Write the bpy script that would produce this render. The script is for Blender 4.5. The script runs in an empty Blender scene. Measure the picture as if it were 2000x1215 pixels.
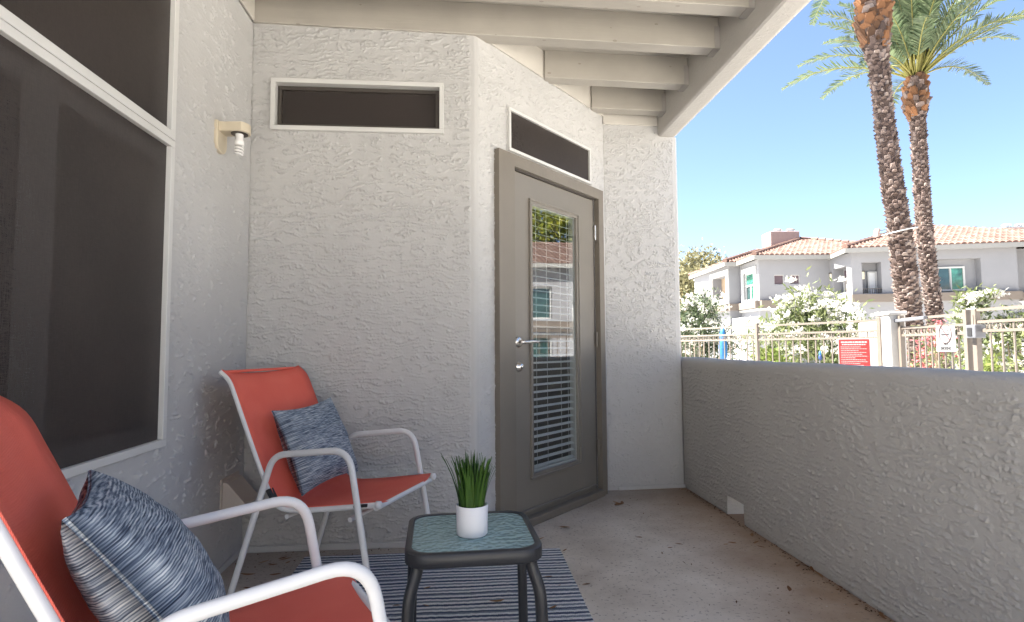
import bpy, bmesh, math, random
import numpy as np
from mathutils import Vector, Matrix, noise as mnoise
rnd = random.Random(7)
S = bpy.context.scene
COL = S.collection
PI = math.pi

# ------------------------------------------------------------------ camera
FPX = 1117.8                      # focal length in pixels of the 2000 px wide photograph
YAW, PITCH, ROLL = math.radians(4.699), math.radians(3.5), math.radians(-0.33)
CAM = Vector((0, 0, 1.0))
Fv = Vector((math.sin(YAW)*math.cos(PITCH), math.cos(YAW)*math.cos(PITCH), math.sin(PITCH)))
R0 = Vector((math.cos(YAW), -math.sin(YAW), 0)); U0 = R0.cross(Fv)
Rv = R0*math.cos(ROLL) + U0*math.sin(ROLL)
Uv = -R0*math.sin(ROLL) + U0*math.cos(ROLL)
cd = bpy.data.cameras.new('camera'); cam = bpy.data.objects.new('camera', cd); COL.objects.link(cam)
cd.sensor_width = 36; cd.lens = 36*FPX/2000; cd.clip_start = 0.05; cd.clip_end = 2000
cam.matrix_world = Matrix((( Rv.x, Uv.x, -Fv.x, CAM.x), (Rv.y, Uv.y, -Fv.y, CAM.y), (Rv.z, Uv.z, -Fv.z, CAM.z), (0, 0, 0, 1)))
S.camera = cam
S.render.resolution_x, S.render.resolution_y = 1024, 622

# ------------------------------------------------------------------ light
SUN_DIR = Vector((-0.49, 0.15, 0.86)).normalized()      # towards the sun
elev = math.asin(SUN_DIR.z); azim = math.atan2(SUN_DIR.x, SUN_DIR.y)
W = bpy.data.worlds.new('World'); S.world = W; W.use_nodes = True
nt = W.node_tree; bg = nt.nodes['Background']
sky = nt.nodes.new('ShaderNodeTexSky'); sky.sky_type = 'NISHITA'; sky.sun_disc = False
sky.sun_elevation = elev; sky.sun_rotation = azim; sky.altitude = 300
sky.air_density = 0.72; sky.dust_density = 1.3; sky.ozone_density = 1.6
nt.links.new(sky.outputs[0], bg.inputs[0]); bg.inputs[1].default_value = 0.05
sd = bpy.data.lights.new('sun', 'SUN'); sd.energy = 5.0; sd.angle = math.radians(0.53); sd.color = (1, .95, .87)
sun = bpy.data.objects.new('sun', sd); COL.objects.link(sun)
sun.rotation_euler = (-SUN_DIR).to_track_quat('-Z', 'Y').to_euler(); sun.location = (0, 0, 30)
S.view_settings.view_transform = 'Standard'; S.view_settings.look = 'None'
S.view_settings.gamma = 1; S.view_settings.exposure = 3.0

# ------------------------------------------------------------------ pixel helpers
Rh = Vector((math.cos(YAW), -math.sin(YAW), 0)); Fh = Vector((math.sin(YAW), math.cos(YAW), 0))
def ray(u, v): return Fv + Rv*((u-1000)/FPX) + Uv*((607.5-v)/FPX)
def at(u, v, d):                      # the point at horizontal distance d along the view direction
    r = ray(u, v); return CAM + r*(d/r.dot(Fh))
def lat(x, d, z=0.0): return Rh*x + Fh*d + Vector((0, 0, z))
def on_floor(u, v, z=0.0):
    r = ray(u, v); return CAM + r*((z-CAM.z)/r.z)
def on_plane(u, v, p, n):
    r = ray(u, v); return CAM + r*((p-CAM).dot(n)/r.dot(n))

# ------------------------------------------------------------------ materials
class N:
    def __init__(s, name):
        s.m = bpy.data.materials.new(name); s.m.use_nodes = True; s.t = s.m.node_tree
        s.b = s.t.nodes['Principled BSDF']; s.out = s.t.nodes['Material Output']
    def n(s, typ, **kw):
        x = s.t.nodes.new(typ)
        for k, v in kw.items():
            if k.startswith('i_'): x.inputs[k[2:].replace('_', ' ')].default_value = v
            else: setattr(x, k, v)
        return x
    def l(s, a, b): s.t.links.new(a, b)
    def pos(s): return s.n('ShaderNodeNewGeometry').outputs['Position']
    def obj(s): return s.n('ShaderNodeTexCoord').outputs['Object']
    def scale(s, v, sc):
        x = s.n('ShaderNodeVectorMath', operation='MULTIPLY'); s.l(v, x.inputs[0]); x.inputs[1].default_value = sc; return x.outputs[0]
    def noise(s, v, sc, det=2.0, rough=.5, dist=0.0, color=False):
        x = s.n('ShaderNodeTexNoise'); s.l(v, x.inputs['Vector']); x.inputs['Scale'].default_value = sc
        x.inputs['Detail'].default_value = det; x.inputs['Roughness'].default_value = rough; x.inputs['Distortion'].default_value = dist
        return x.outputs['Color' if color else 'Fac']
    def math(s, op, a, b=None, c=None):
        x = s.n('ShaderNodeMath', operation=op)
        for i, q in enumerate((a, b, c)):
            if q is None: continue
            if isinstance(q, (int, float)): x.inputs[i].default_value = q
            else: s.l(q, x.inputs[i])
        return x.outputs[0]
    def vadd(s, a, b):
        x = s.n('ShaderNodeVectorMath', operation='ADD'); s.l(a, x.inputs[0]); s.l(b, x.inputs[1]); return x.outputs[0]
    def ramp(s, f, stops, interp='LINEAR'):
        x = s.n('ShaderNodeValToRGB'); s.l(f, x.inputs[0]); e = x.color_ramp.elements; x.color_ramp.interpolation = interp
        while len(e) < len(stops): e.new(.5)
        for q, (p, c) in zip(e, stops): q.position = p; q.color = (*c, 1)
        return x.outputs[0]
    def mix(s, f, a, b, mode='MIX'):
        x = s.n('ShaderNodeMix', data_type='RGBA', blend_type=mode)
        if isinstance(f, (int, float)): x.inputs[0].default_value = f
        else: s.l(f, x.inputs[0])
        for i, q in ((6, a), (7, b)):
            if isinstance(q, tuple): x.inputs[i].default_value = (*q, 1)
            else: s.l(q, x.inputs[i])
        return x.outputs[2]
    def bump(s, h, dist, strength=1.0):
        x = s.n('ShaderNodeBump'); s.l(h, x.inputs['Height']); x.inputs['Distance'].default_value = dist; x.inputs['Strength'].default_value = strength
        s.l(x.outputs[0], s.b.inputs['Normal']); return x
    def base(s, c):
        if isinstance(c, tuple): s.b.inputs['Base Color'].default_value = (*c, 1)
        else: s.l(c, s.b.inputs['Base Color'])
    def set(s, **kw):
        for k, v in kw.items(): s.b.inputs[k.replace('_', ' ')].default_value = v

def plain(name, col, rough=.6, var=.12, sc=8, bump=0.0, bsc=60, metal=0.0, spec=.5):
    m = N(name); p = m.obj()
    f = m.noise(p, sc, 4)
    lo = tuple(c*(1-var) for c in col); hi = tuple(min(1, c*(1+var)) for c in col)
    m.base(m.ramp(f, [(.3, lo), (.7, hi)])); m.set(Roughness=rough, Metallic=metal, Specular_IOR_Level=spec)
    if bump: m.bump(m.noise(p, bsc, 3), bump)
    return m.m

def stucco(name, col, var=.05, grain=.0012, coarse=.0):
    """painted sand-finish plaster; the trowelled laps themselves are geometry (see relief)"""
    m = N(name); p = m.pos()
    h = m.noise(p, 190, 3, .6)
    if coarse:
        w = m.n('ShaderNodeVectorMath', operation='SUBTRACT'); m.l(m.noise(p, 60, 2, color=True), w.inputs[0]); w.inputs[1].default_value = (.5, .5, .5)
        q = m.scale(m.vadd(p, m.scale(w.outputs[0], (.02, .02, .02))), (1, 1, 2.2))
        h = m.math('MULTIPLY_ADD', m.math('SMOOTH_MAX', m.noise(q, 40, 2), .5, .05), coarse, h)
    m.bump(h, grain)
    c = m.ramp(m.noise(p, 1.7, 5, .6), [(.3, tuple(x*(1-var) for x in col)), (.7, tuple(x*(1+var) for x in col))])
    m.base(c); m.set(Roughness=.85, Specular_IOR_Level=.25)
    return m.m

M = {}
STU = (.475, .468, .458)
M['stucco_back'] = stucco('stucco_back', STU)
M['stucco_left'] = stucco('stucco_left', (.50, .493, .483))
M['stucco_door'] = stucco('stucco_door', (.50, .493, .483))
M['stucco_rail'] = stucco('stucco_rail', (.47, .45, .42), coarse=4)
M['frieze'] = plain('frieze_paint', (.56, .53, .48), .55, .04, 6, .0006, 40)
def wood_paint():
    m = N('beige_painted_wood'); p = m.pos()
    q = m.scale(p, (2, 30, 30)); f = m.noise(q, 3, 4)
    k = m.n('ShaderNodeTexVoronoi'); m.l(m.scale(p, (5, 9, 9)), k.inputs[0]); k.inputs['Scale'].default_value = 1.3
    kn = m.math('LESS_THAN', k.outputs['Distance'], .075)
    m.base(m.mix(m.math('MULTIPLY', kn, .4), m.ramp(m.noise(p, 4, 4), [(.3, (.36, .335, .295)), (.7, (.42, .39, .345))]), (.16, .13, .10)))
    m.bump(m.math('SUBTRACT', m.math('MULTIPLY', f, .5), m.math('MULTIPLY', kn, .8)), .0018)
    m.set(Roughness=.5); return m.m
M['wood'] = wood_paint()
M['hanger'] = plain('painted_joist_hanger', (.34, .32, .30), .5, .08)
M['deck'] = plain('roof_deck_paint', (.42, .395, .355), .6, .05, 3, .0008, 30)

def floor_mat():
    m = N('patio_concrete'); p = m.pos()
    x = m.n('ShaderNodeSeparateXYZ'); m.l(p, x.inputs[0])
    c = m.ramp(m.noise(p, 2.6, 6, .62), [(.28, (.46, .395, .325)), (.5, (.62, .55, .465)), (.74, (.74, .675, .595))])
    # rusty brown dirt that has gathered along the low wall
    d = m.math('SUBTRACT', 1.55, x.outputs[0])
    d = m.math('ADD', d, m.math('MULTIPLY', m.math('SUBTRACT', m.noise(p, 3.2, 5, .6), .5), .55))
    f = m.n('ShaderNodeMapRange'); m.l(d, f.inputs[0]); f.inputs[1].default_value = -.02; f.inputs[2].default_value = .55; f.inputs[3].default_value = .85; f.inputs[4].default_value = 0
    c = m.mix(f.outputs[0], c, (.29, .175, .10))
    y = m.math('SUBTRACT', 2.96, x.outputs[1])           # darker brown towards the back left corner
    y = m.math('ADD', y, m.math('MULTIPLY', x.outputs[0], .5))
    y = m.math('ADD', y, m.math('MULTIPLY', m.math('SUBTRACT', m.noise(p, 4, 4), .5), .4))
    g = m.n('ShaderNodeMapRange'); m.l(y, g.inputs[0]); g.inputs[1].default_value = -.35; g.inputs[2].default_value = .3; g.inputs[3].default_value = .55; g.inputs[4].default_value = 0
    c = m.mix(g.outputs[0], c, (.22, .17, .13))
    sp = m.math('GREATER_THAN', m.noise(p, 62, 3), .625)   # dark pits left by the trowel
    c = m.mix(m.math('MULTIPLY', sp, .55), c, (.20, .17, .14))
    wsp = m.math('GREATER_THAN', m.noise(m.vadd(p, m.scale(p, (.3, .2, 0))), 60, 2), .735)
    c = m.mix(m.math('MULTIPLY', wsp, .6), c, (.62, .60, .57))
    m.base(c)
    h = m.math('MULTIPLY_ADD', sp, -.5, m.noise(p, 30, 4))
    m.bump(h, .0025); m.set(Roughness=.7, Specular_IOR_Level=.35)
    return m.m
M['floor'] = floor_mat()
M['white_metal'] = plain('white_powder_coat', (.72, .72, .72), .38, .03, 12)
M['white_frame'] = plain('white_window_frame', (.60, .595, .575), .45, .04, 6)
M['vinyl_dark'] = plain('dark_window_vinyl', (.58, .58, .59), .5, .05)
def screen_mat(name, col, tr):
    m = N(name); p = m.obj()
    w = m.noise(m.scale(p, (40, 40, 900)), 1, 1); w2 = m.noise(m.scale(p, (900, 900, 40)), 1, 1)
    f = m.math('MULTIPLY_ADD', m.math('SUBTRACT', m.noise(p, 3, 4), .5), .45, m.math('MULTIPLY', m.math('ADD', w, w2), .5))
    m.base(m.ramp(f, [(.35, tuple(c*.75 for c in col)), (.65, tuple(c*1.3 for c in col))])); m.set(Roughness=.5, Specular_IOR_Level=.35)
    t = m.n('ShaderNodeBsdfTransparent'); x = m.n('ShaderNodeMixShader'); x.inputs[0].default_value = tr
    m.l(m.b.outputs[0], x.inputs[1]); m.l(t.outputs[0], x.inputs[2]); m.l(x.outputs[0], m.out.inputs[0])
    return m.m
M['screen'] = screen_mat('sun_screen_mesh', (.036, .028, .025), .17)
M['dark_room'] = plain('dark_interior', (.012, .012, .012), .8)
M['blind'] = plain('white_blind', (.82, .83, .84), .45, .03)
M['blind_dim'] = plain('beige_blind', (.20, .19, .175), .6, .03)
M['door'] = plain('taupe_door_paint', (.195, .176, .150), .36, .05, 3, .0004, 25)
M['door_frame'] = plain('taupe_frame_paint', (.185, .162, .132), .45, .06, 4, .0012, 30)
M['bronze'] = plain('dark_bronze', (.05, .042, .035), .5, .1)
M['chrome'] = plain('satin_nickel', (.72, .70, .67), .25, .04, metal=1.0)
def glass(name, tint, rough=.0, refl_only=True):
    m = N(name)
    g = m.n('ShaderNodeBsdfGlossy'); g.inputs['Roughness'].default_value = rough; g.inputs['Color'].default_value = (1, 1, 1, 1)
    t = m.n('ShaderNodeBsdfTransparent'); t.inputs['Color'].default_value = (*tint, 1)
    lw = m.n('ShaderNodeLayerWeight'); lw.inputs[0].default_value = .5; fr = m.n('ShaderNodeMath', operation='MULTIPLY_ADD'); m.l(m.math('POWER', lw.outputs['Facing'], 5), fr.inputs[0]); fr.inputs[1].default_value = .80; fr.inputs[2].default_value = .20
    x = m.n('ShaderNodeMixShader'); m.l(fr.outputs[0], x.inputs[0]); m.l(t.outputs[0], x.inputs[1]); m.l(g.outputs[0], x.inputs[2])
    m.l(x.outputs[0], m.out.inputs[0]); return m
M['glass'] = glass('window_glass', (.80, .84, .82)).m
def table_glass():
    m = N('rippled_table_glass'); p = m.obj()
    v = m.n('ShaderNodeTexVoronoi', feature='SMOOTH_F1'); m.l(m.vadd(p, m.scale(m.noise(p, 60, 1, color=True), (.01, .01, 0))), v.inputs[0]); v.inputs['Scale'].default_value = 62
    m.base((.40, .56, .55)); m.set(Roughness=.07, IOR=1.5, Specular_IOR_Level=1.0)
    m.bump(v.outputs['Distance'], .010)
    t = m.n('ShaderNodeBsdfTransparent'); t.inputs['Color'].default_value = (.62, .86, .84, 1)
    x = m.n('ShaderNodeMixShader'); x.inputs[0].default_value = .28
    m.l(m.b.outputs[0], x.inputs[1]); m.l(t.outputs[0], x.inputs[2]); m.l(x.outputs[0], m.out.inputs[0])
    return m.m
M['table_glass'] = table_glass()
M['black_metal'] = plain('charcoal_powder_coat', (.030, .031, .034), .42, .1, 10)
def sling():
    m = N('coral_sling_fabric'); p = m.obj()
    f = m.noise(p, 7, 3)
    c = m.ramp(f, [(.3, (.93, .165, .115)), (.7, (.98, .20, .14))])
    s = m.math('GREATER_THAN', m.noise(p, 90, 1), .78); c = m.mix(m.math('MULTIPLY', s, .12), c, (.8, .35, .3))
    m.base(c)
    a = m.n('ShaderNodeTexWave', wave_type='BANDS', bands_direction='Y'); m.l(p, a.inputs[0]); a.inputs['Scale'].default_value = 220
    b = m.n('ShaderNodeTexWave', wave_type='BANDS', bands_direction='X'); m.l(p, b.inputs[0]); b.inputs['Scale'].default_value = 160
    m.bump(m.math('ADD', a.outputs['Fac'], b.outputs['Fac']), .0006); m.set(Roughness=.62, Specular_IOR_Level=.3)
    return m.m
M['sling'] = sling()
M['strap'] = plain('black_strap', (.015, .015, .016), .6)
def pillow_mat():
    m = N('navy_white_woven'); p = m.obj()
    p1 = m.vadd(p, m.scale(m.noise(p, 9, 2, color=True), (0, 0, .010)))
    a = m.noise(m.scale(p1, (1, 22, 260)), 1.0, 2, .65)
    wv = m.n('ShaderNodeTexWave', wave_type='BANDS', bands_direction='Z'); m.l(p1, wv.inputs[0]); wv.inputs['Scale'].default_value = 62; wv.inputs['Distortion'].default_value = 1.2; wv.inputs['Detail'].default_value = 2
    b = m.noise(m.scale(p1, (1, 5, 20)), 1.0, 3)
    f = m.math('ADD', m.math('MULTIPLY', a, .70), m.math('ADD', m.math('MULTIPLY', wv.outputs['Fac'], .15), m.math('MULTIPLY', b, .20)))
    c = m.ramp(f, [(.34, (.035, .046, .072)), (.46, (.11, .14, .19)), (.55, (.26, .305, .36)), (.70, (.60, .635, .66))])
    m.base(c); m.bump(f, .003); m.set(Roughness=.85, Specular_IOR_Level=.15)
    return m.m
M['pillow'] = pillow_mat()
def rug_mat():
    m = N('navy_white_striped_rug'); p = m.pos()
    x = m.n('ShaderNodeSeparateXYZ'); m.l(p, x.inputs[0])
    w = m.math('MULTIPLY', m.math('SUBTRACT', m.noise(m.scale(p, (60, 20, 1)), 1, 2), .5), .011)
    w = m.math('ADD', w, m.math('MULTIPLY', m.math('SUBTRACT', m.noise(m.scale(p, (3, 1, 1)), 1, 2), .5), .03))
    y = m.math('FRACT', m.math('DIVIDE', m.math('ADD', x.outputs[1], w), .162))
    NV, WH, SL = (.065, .09, .16), (.90, .90, .90), (.25, .285, .345)
    c = m.ramp(y, [(0, NV), (.10, WH), (.20, SL), (.30, WH), (.38, NV), (.48, WH), (.58, SL), (.66, NV), (.72, WH), (.81, SL), (.90, WH)], 'CONSTANT')
    c = m.mix(m.math('MULTIPLY', m.noise(m.scale(p, (50, 160, 1)), 1, 2), .30), c, (.22, .235, .26))
    m.base(c)
    wv = m.n('ShaderNodeTexWave', wave_type='BANDS', bands_direction='X'); m.l(p, wv.inputs[0]); wv.inputs['Scale'].default_value = 45
    wy = m.n('ShaderNodeTexWave', wave_type='BANDS', bands_direction='Y'); m.l(p, wy.inputs[0]); wy.inputs['Scale'].default_value = 24
    m.bump(m.math('ADD', wv.outputs['Fac'], wy.outputs['Fac']), .003); m.set(Roughness=.9, Specular_IOR_Level=.1)
    return m.m
M['rug'] = rug_mat()
M['pot'] = plain('white_ceramic', (.80, .80, .82), .5, .02)
M['soil'] = plain('dark_soil', (.018, .014, .012), .9, .3, 60, .004, 90)
def leafy(name, c0, c1, rough=.5, trans=.25):
    m = N(name); o = m.n('ShaderNodeObjectInfo'); g = m.n('ShaderNodeNewGeometry')
    f = m.math('FRACT', m.math('ADD', g.outputs['Random Per Island'], o.outputs['Random']))
    c = m.ramp(f, [(0, c0), (1, c1)]); m.base(c); m.set(Roughness=rough, Specular_IOR_Level=.3)
    t = m.n('ShaderNodeBsdfTranslucent'); m.l(c, t.inputs[0]); x = m.n('ShaderNodeMixShader'); x.inputs[0].default_value = trans
    m.l(m.b.outputs[0], x.inputs[1]); m.l(t.outputs[0], x.inputs[2]); m.l(x.outputs[0], m.out.inputs[0])
    return m.m
M['blade'] = leafy('plastic_grass', (.018, .060, .012), (.085, .17, .030), .4)
M['dry_leaf'] = leafy('dry_leaf', (.16, .065, .025), (.34, .20, .10), .7, .1)
M['debris'] = leafy('leaf_debris', (.05, .022, .012), (.20, .10, .05), .8, .05)
M['lamp'] = plain('almond_lamp_paint', (.56, .49, .37), .45, .04)
M['bulb'] = plain('white_bulb_glass', (.82, .81, .79), .25, .02)
M['vent'] = plain('taupe_vent_paint', (.50, .44, .39), .5, .05)
# outdoors
M['ground'] = plain('pale_concrete_ground', (.58, .56, .52), .8, .12, .8, .002, 20)
M['fence'] = plain('tan_fence_paint', (.155, .13, .108), .5, .05)
M['pillar'] = plain('white_stucco_pillar', (.40, .39, .375), .8, .04, 5, .004, 50)
M['far_wall'] = plain('light_grey_stucco', (.195, .197, .208), .85, .03, 1.5, .003, 25)
M['far_trim'] = plain('white_trim', (.40, .40, .395), .7, .03)
M['far_band'] = plain('taupe_band', (.13, .108, .09), .8, .06, 2)
M['fascia'] = plain('pale_fascia', (.22, .217, .205), .7, .04)
M['tan_recess'] = plain('tan_recess_stucco', (.34, .26, .18), .8, .05)
M['chimney'] = plain('pink_beige_chimney', (.30, .225, .20), .85, .05)
def tile_mat():
    m = N('clay_roof_tile'); p = m.pos()
    g = m.n('ShaderNodeNewGeometry')
    f = m.math('FRACT', m.math('ADD', g.outputs['Random Per Island'], m.noise(p, 1.4, 3)))
    m.base(m.ramp(f, [(0, (.098, .054, .042)), (.5, (.125, .073, .056)), (1, (.16, .105, .084))])); m.set(Roughness=.85)
    m.bump(m.noise(p, 20, 3), .01); return m.m
M['tile'] = tile_mat()
M['far_glass'] = plain('reflective_window', (.02, .05, .05), .06, .3, 3, spec=1.0)
M['green_glass'] = plain('green_reflecting_window', (.03, .13, .09), .08, .6, 5, spec=1.0)
M['far_screen'] = plain('purple_brown_screen', (.075, .05, .06), .7, .1)
M['far_door'] = plain('grey_brown_door', (.26, .235, .215), .6, .05)
M['pale_door'] = plain('pale_door', (.55, .56, .57), .6, .04)
M['galv'] = plain('galvanised_cap', (.45, .47, .48), .4, .1, metal=.6)
def bark():
    m = N('palm_bark'); p = m.pos(); g = m.n('ShaderNodeNewGeometry')
    f = m.math('FRACT', m.math('ADD', g.outputs['Random Per Island'], m.math('MULTIPLY', m.noise(p, 6, 3), .5)))
    m.base(m.ramp(f, [(0, (.045, .032, .028)), (.4, (.105, .077, .068)), (.75, (.17, .13, .116)), (1, (.23, .19, .17))])); m.set(Roughness=.9, Specular_IOR_Level=.1)
    m.bump(m.noise(m.scale(p, (60, 60, 12)), 1, 3), .012); return m.m
M['bark'] = bark()
M['bark_core'] = plain('palm_trunk_core', (.065, .042, .032), .9, .3, 9, .01, 30)
M['orange_boot'] = leafy('orange_palm_boot', (.06, .032, .018), (.19, .085, .036), .85, .0)
M['frond'] = leafy('palm_frond', (.04, .068, .032), (.11, .14, .075), .45, .35)
M['rachis'] = leafy('palm_rachis', (.15, .15, .035), (.24, .21, .065), .5, .1)
M['oleander'] = leafy('oleander_leaf', (.06, .085, .03), (.20, .225, .10), .5, .35)
M['oleander_dark'] = leafy('oleander_dark_leaf', (.03, .05, .025), (.12, .15, .08), .5, .3)
M['flower'] = leafy('white_flower', (.50, .49, .44), (.62, .61, .57), .6, .3)
M['pink'] = leafy('pink_flower', (.38, .08, .10), (.50, .20, .21), .6, .3)
M['lime'] = leafy('bright_shrub_leaf', (.08, .12, .025), (.19, .22, .06), .5, .35)
M['sage'] = leafy('dusty_olive_leaf', (.10, .097, .045), (.21, .19, .10), .6, .35)
M['tree_leaf'] = leafy('garden_tree_leaf', (.10, .15, .015), (.34, .33, .03), .5, .35)
M['stem'] = plain('pale_brown_stem', (.36, .29, .21), .85, .15, 10)
M['sign_red'] = plain('red_sign', (.24, .014, .014), .4, .05)
M['sign_white'] = plain('white_sign', (.22, .22, .22), .4, .02)
M['sign_ink'] = plain('dark_sign_ink', (.02, .018, .02), .5, .05)
M['sign_ring'] = plain('faded_red_ink', (.10, .03, .03), .5, .05)
M['umbrella'] = plain('bright_blue_canvas', (.010, .11, .30), .6, .15, 20)
M['navy'] = plain('navy_cloth', (.012, .035, .13), .7, .1)
M['steel'] = plain('grey_lock_steel', (.16, .165, .18), .45, .1, metal=.4)
M['lamp_glass'] = plain('frosted_lamp_glass', (.70, .64, .48), .4)

# ------------------------------------------------------------------ mesh helpers
class B:
    """collects faces, then becomes ONE mesh object"""
    def __init__(s): s.v = []; s.f = []; s.sm = []
    def add(s, vs, fs, smooth=False):
        o = len(s.v); s.v += [tuple(v) for v in vs]
        for f in fs: s.f.append([i+o for i in f]); s.sm.append(smooth)
        return s
    def box(s, c, d, mat=None):
        x, y, z = (q/2 for q in d); vs = [Vector((a*x, b*y, e*z)) for a in (-1, 1) for b in (-1, 1) for e in (-1, 1)]
        if mat is not None: vs = [mat @ v for v in vs]
        c = Vector(c); vs = [v+c for v in vs]
        return s.add(vs, [(0, 1, 3, 2), (4, 6, 7, 5), (0, 4, 5, 1), (2, 3, 7, 6), (0, 2, 6, 4), (1, 5, 7, 3)])
    def bar(s, a, b, w, h, up=(0, 0, 1)):
        a, b = Vector(a), Vector(b); d = (b-a); L = d.length; d.normalize(); upv = Vector(up)
        if abs(d.dot(upv)) > .98: upv = Vector((0, 1, 0))
        x = d.cross(upv).normalized(); y = x.cross(d).normalized()
        return s.box((a+b)/2, (w, L, h), Matrix((x, d, y)).transposed())
    def tube(s, pts, r, n=10, cap=True, flat=1.0, side=None):
        pts = [Vector(p) for p in pts]; rs = r if isinstance(r, (list, tuple)) else [r]*len(pts)
        rings = []; ref = None
        for i, p in enumerate(pts):
            d = (pts[min(i+1, len(pts)-1)]-pts[max(i-1, 0)]).normalized()
            if ref is None:
                ref = Vector(side) if side is not None else (Vector((0, 0, 1)) if abs(d.z) < .9 else Vector((1, 0, 0)))
            x = (ref - d*ref.dot(d)).normalized(); ref = x; y = d.cross(x)
            rings.append([p + x*(math.cos(2*PI*k/n)*rs[i]) + y*(math.sin(2*PI*k/n)*rs[i]*flat) for k in range(n)])
        vs = [v for r_ in rings for v in r_]; fs = []
        for i in range(len(pts)-1):
            for k in range(n): fs.append((i*n+k, i*n+(k+1) % n, (i+1)*n+(k+1) % n, (i+1)*n+k))
        s.add(vs, fs, True)
        if cap:
            s.add(rings[0], [tuple(range(n-1, -1, -1))]); s.add(rings[-1], [tuple(range(n))])
        return s
    def lathe(s, prof, c=(0, 0, 0), n=24, mat=None):
        c = Vector(c); vs = []
        for r, z in prof:
            for k in range(n):
                v = Vector((r*math.cos(2*PI*k/n), r*math.sin(2*PI*k/n), z))
                if mat is not None: v = mat @ v
                vs.append(v+c)
        fs = [(i*n+k, i*n+(k+1) % n, (i+1)*n+(k+1) % n, (i+1)*n+k) for i in range(len(prof)-1) for k in range(n)]
        return s.add(vs, fs, True)
    def prism(s, poly, vec, smooth=False):
        poly = [Vector(p) for p in poly]; n = len(poly); vec = Vector(vec)
        vs = poly + [p+vec for p in poly]
        return s.add(vs, [tuple(range(n-1, -1, -1)), tuple(range(n, 2*n))] + [(i, (i+1) % n, n+(i+1) % n, n+i) for i in range(n)], smooth)
    def panel(s, p0, p1, z0, z1, holes=(), depth=.08, back=False, n=None):
        """upright wall sheet from p0 to p1 (seen from its right-hand normal side) with rectangular openings and reveals"""
        p0, p1 = Vector((p0[0], p0[1], 0)), Vector((p1[0], p1[1], 0)); L = (p1-p0).length; d = (p1-p0)/L
        nv = Vector((d.y, -d.x, 0))
        P = lambda a, z, o=0: p0 + d*a + Vector((0, 0, z)) - nv*o
        xs = sorted({0, L, *[h[0] for h in holes], *[h[1] for h in holes]}); zs = sorted({z0, z1, *[h[2] for h in holes], *[h[3] for h in holes]})
        for a, b in zip(xs, xs[1:]):
            for e, f in zip(zs, zs[1:]):
                if any(h[0]-1e-6 <= a and b <= h[1]+1e-6 and h[2]-1e-6 <= e and f <= h[3]+1e-6 for h in holes): continue
                s.add([P(a, e), P(b, e), P(b, f), P(a, f)], [(0, 1, 2, 3)])
        for h in holes:
            a, b, e, f = h[:4]; D = h[4] if len(h) > 4 else depth
            for q in ([(a, e), (a, f)], [(b, f), (b, e)], [(a, f), (b, f)], [(b, e), (a, e)]):
                (x1, y1), (x2, y2) = q
                s.add([P(x1, y1), P(x2, y2), P(x2, y2, D), P(x1, y1, D)], [(0, 1, 2, 3)])
        return s
    def mesh(s, name):
        if getattr(s, 'big', None): return big_mesh(s, name)
        me = bpy.data.meshes.new(name); me.from_pydata(s.v, [], s.f)
        me.polygons.foreach_set('use_smooth', s.sm); me.update(); return me
    def obj(s, name, mat, parent=None, bevel=0.0, loc=None):
        me = s.mesh(name)
        if loc is not None:
            me.transform(Matrix.Translation(-Vector(loc)))
        return link(name, me, mat, parent, bevel, loc)
def link(name, me, mat, parent=None, bevel=0.0, loc=None, rot=None):
    o = bpy.data.objects.new(name, me); COL.objects.link(o)
    if mat is not None and not me.materials: me.materials.append(M[mat] if isinstance(mat, str) else mat)
    if loc is not None: o.location = loc
    if rot is not None: o.rotation_euler = rot
    if parent is not None: o.parent = parent
    if bevel:
        b = o.modifiers.new('bevel', 'BEVEL'); b.width = bevel; b.segments = 2; b.limit_method = 'ANGLE'; b.angle_limit = math.radians(40)
    return o
def tag(o, label, cat, group=None):
    o['label'] = label; o['category'] = cat
    if group: o['group'] = group
    return o
def thing(name, label, cat, loc=(0, 0, 0), rz=0.0, group=None):
    o = bpy.data.objects.new(name, None); COL.objects.link(o); o.location = loc; o.rotation_euler = (0, 0, rz); o.empty_display_size = .1
    return tag(o, label, cat, group)
def struct(o): o['kind'] = 'structure'; return o
def stuff(o): o['kind'] = 'stuff'; return o
def smooth_curve(pts, k=6):
    pts = [Vector(p) for p in pts]; out = []
    for i in range(len(pts)-1):
        a = pts[max(i-1, 0)]; b = pts[i]; c = pts[i+1]; d = pts[min(i+2, len(pts)-1)]
        for j in range(k):
            t = j/k
            out.append(.5*((2*b) + (c-a)*t + (2*a-5*b+4*c-d)*t*t + (3*b-a-3*c+d)*t**3))
    out.append(pts[-1]); return out
def fillet(pts, r, k=7):
    pts = [Vector(p) for p in pts]; out = [pts[0]]
    for i in range(1, len(pts)-1):
        a, b, c = pts[i-1], pts[i], pts[i+1]; u = (a-b).normalized(); w = (c-b).normalized()
        ang = u.angle(w); t = r/math.tan(ang/2); p, q = b+u*t, b+w*t
        for j in range(k+1):
            x = j/k; out.append(p*(1-x)**2 + b*2*x*(1-x) + q*x*x)
    out.append(pts[-1]); return out

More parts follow.
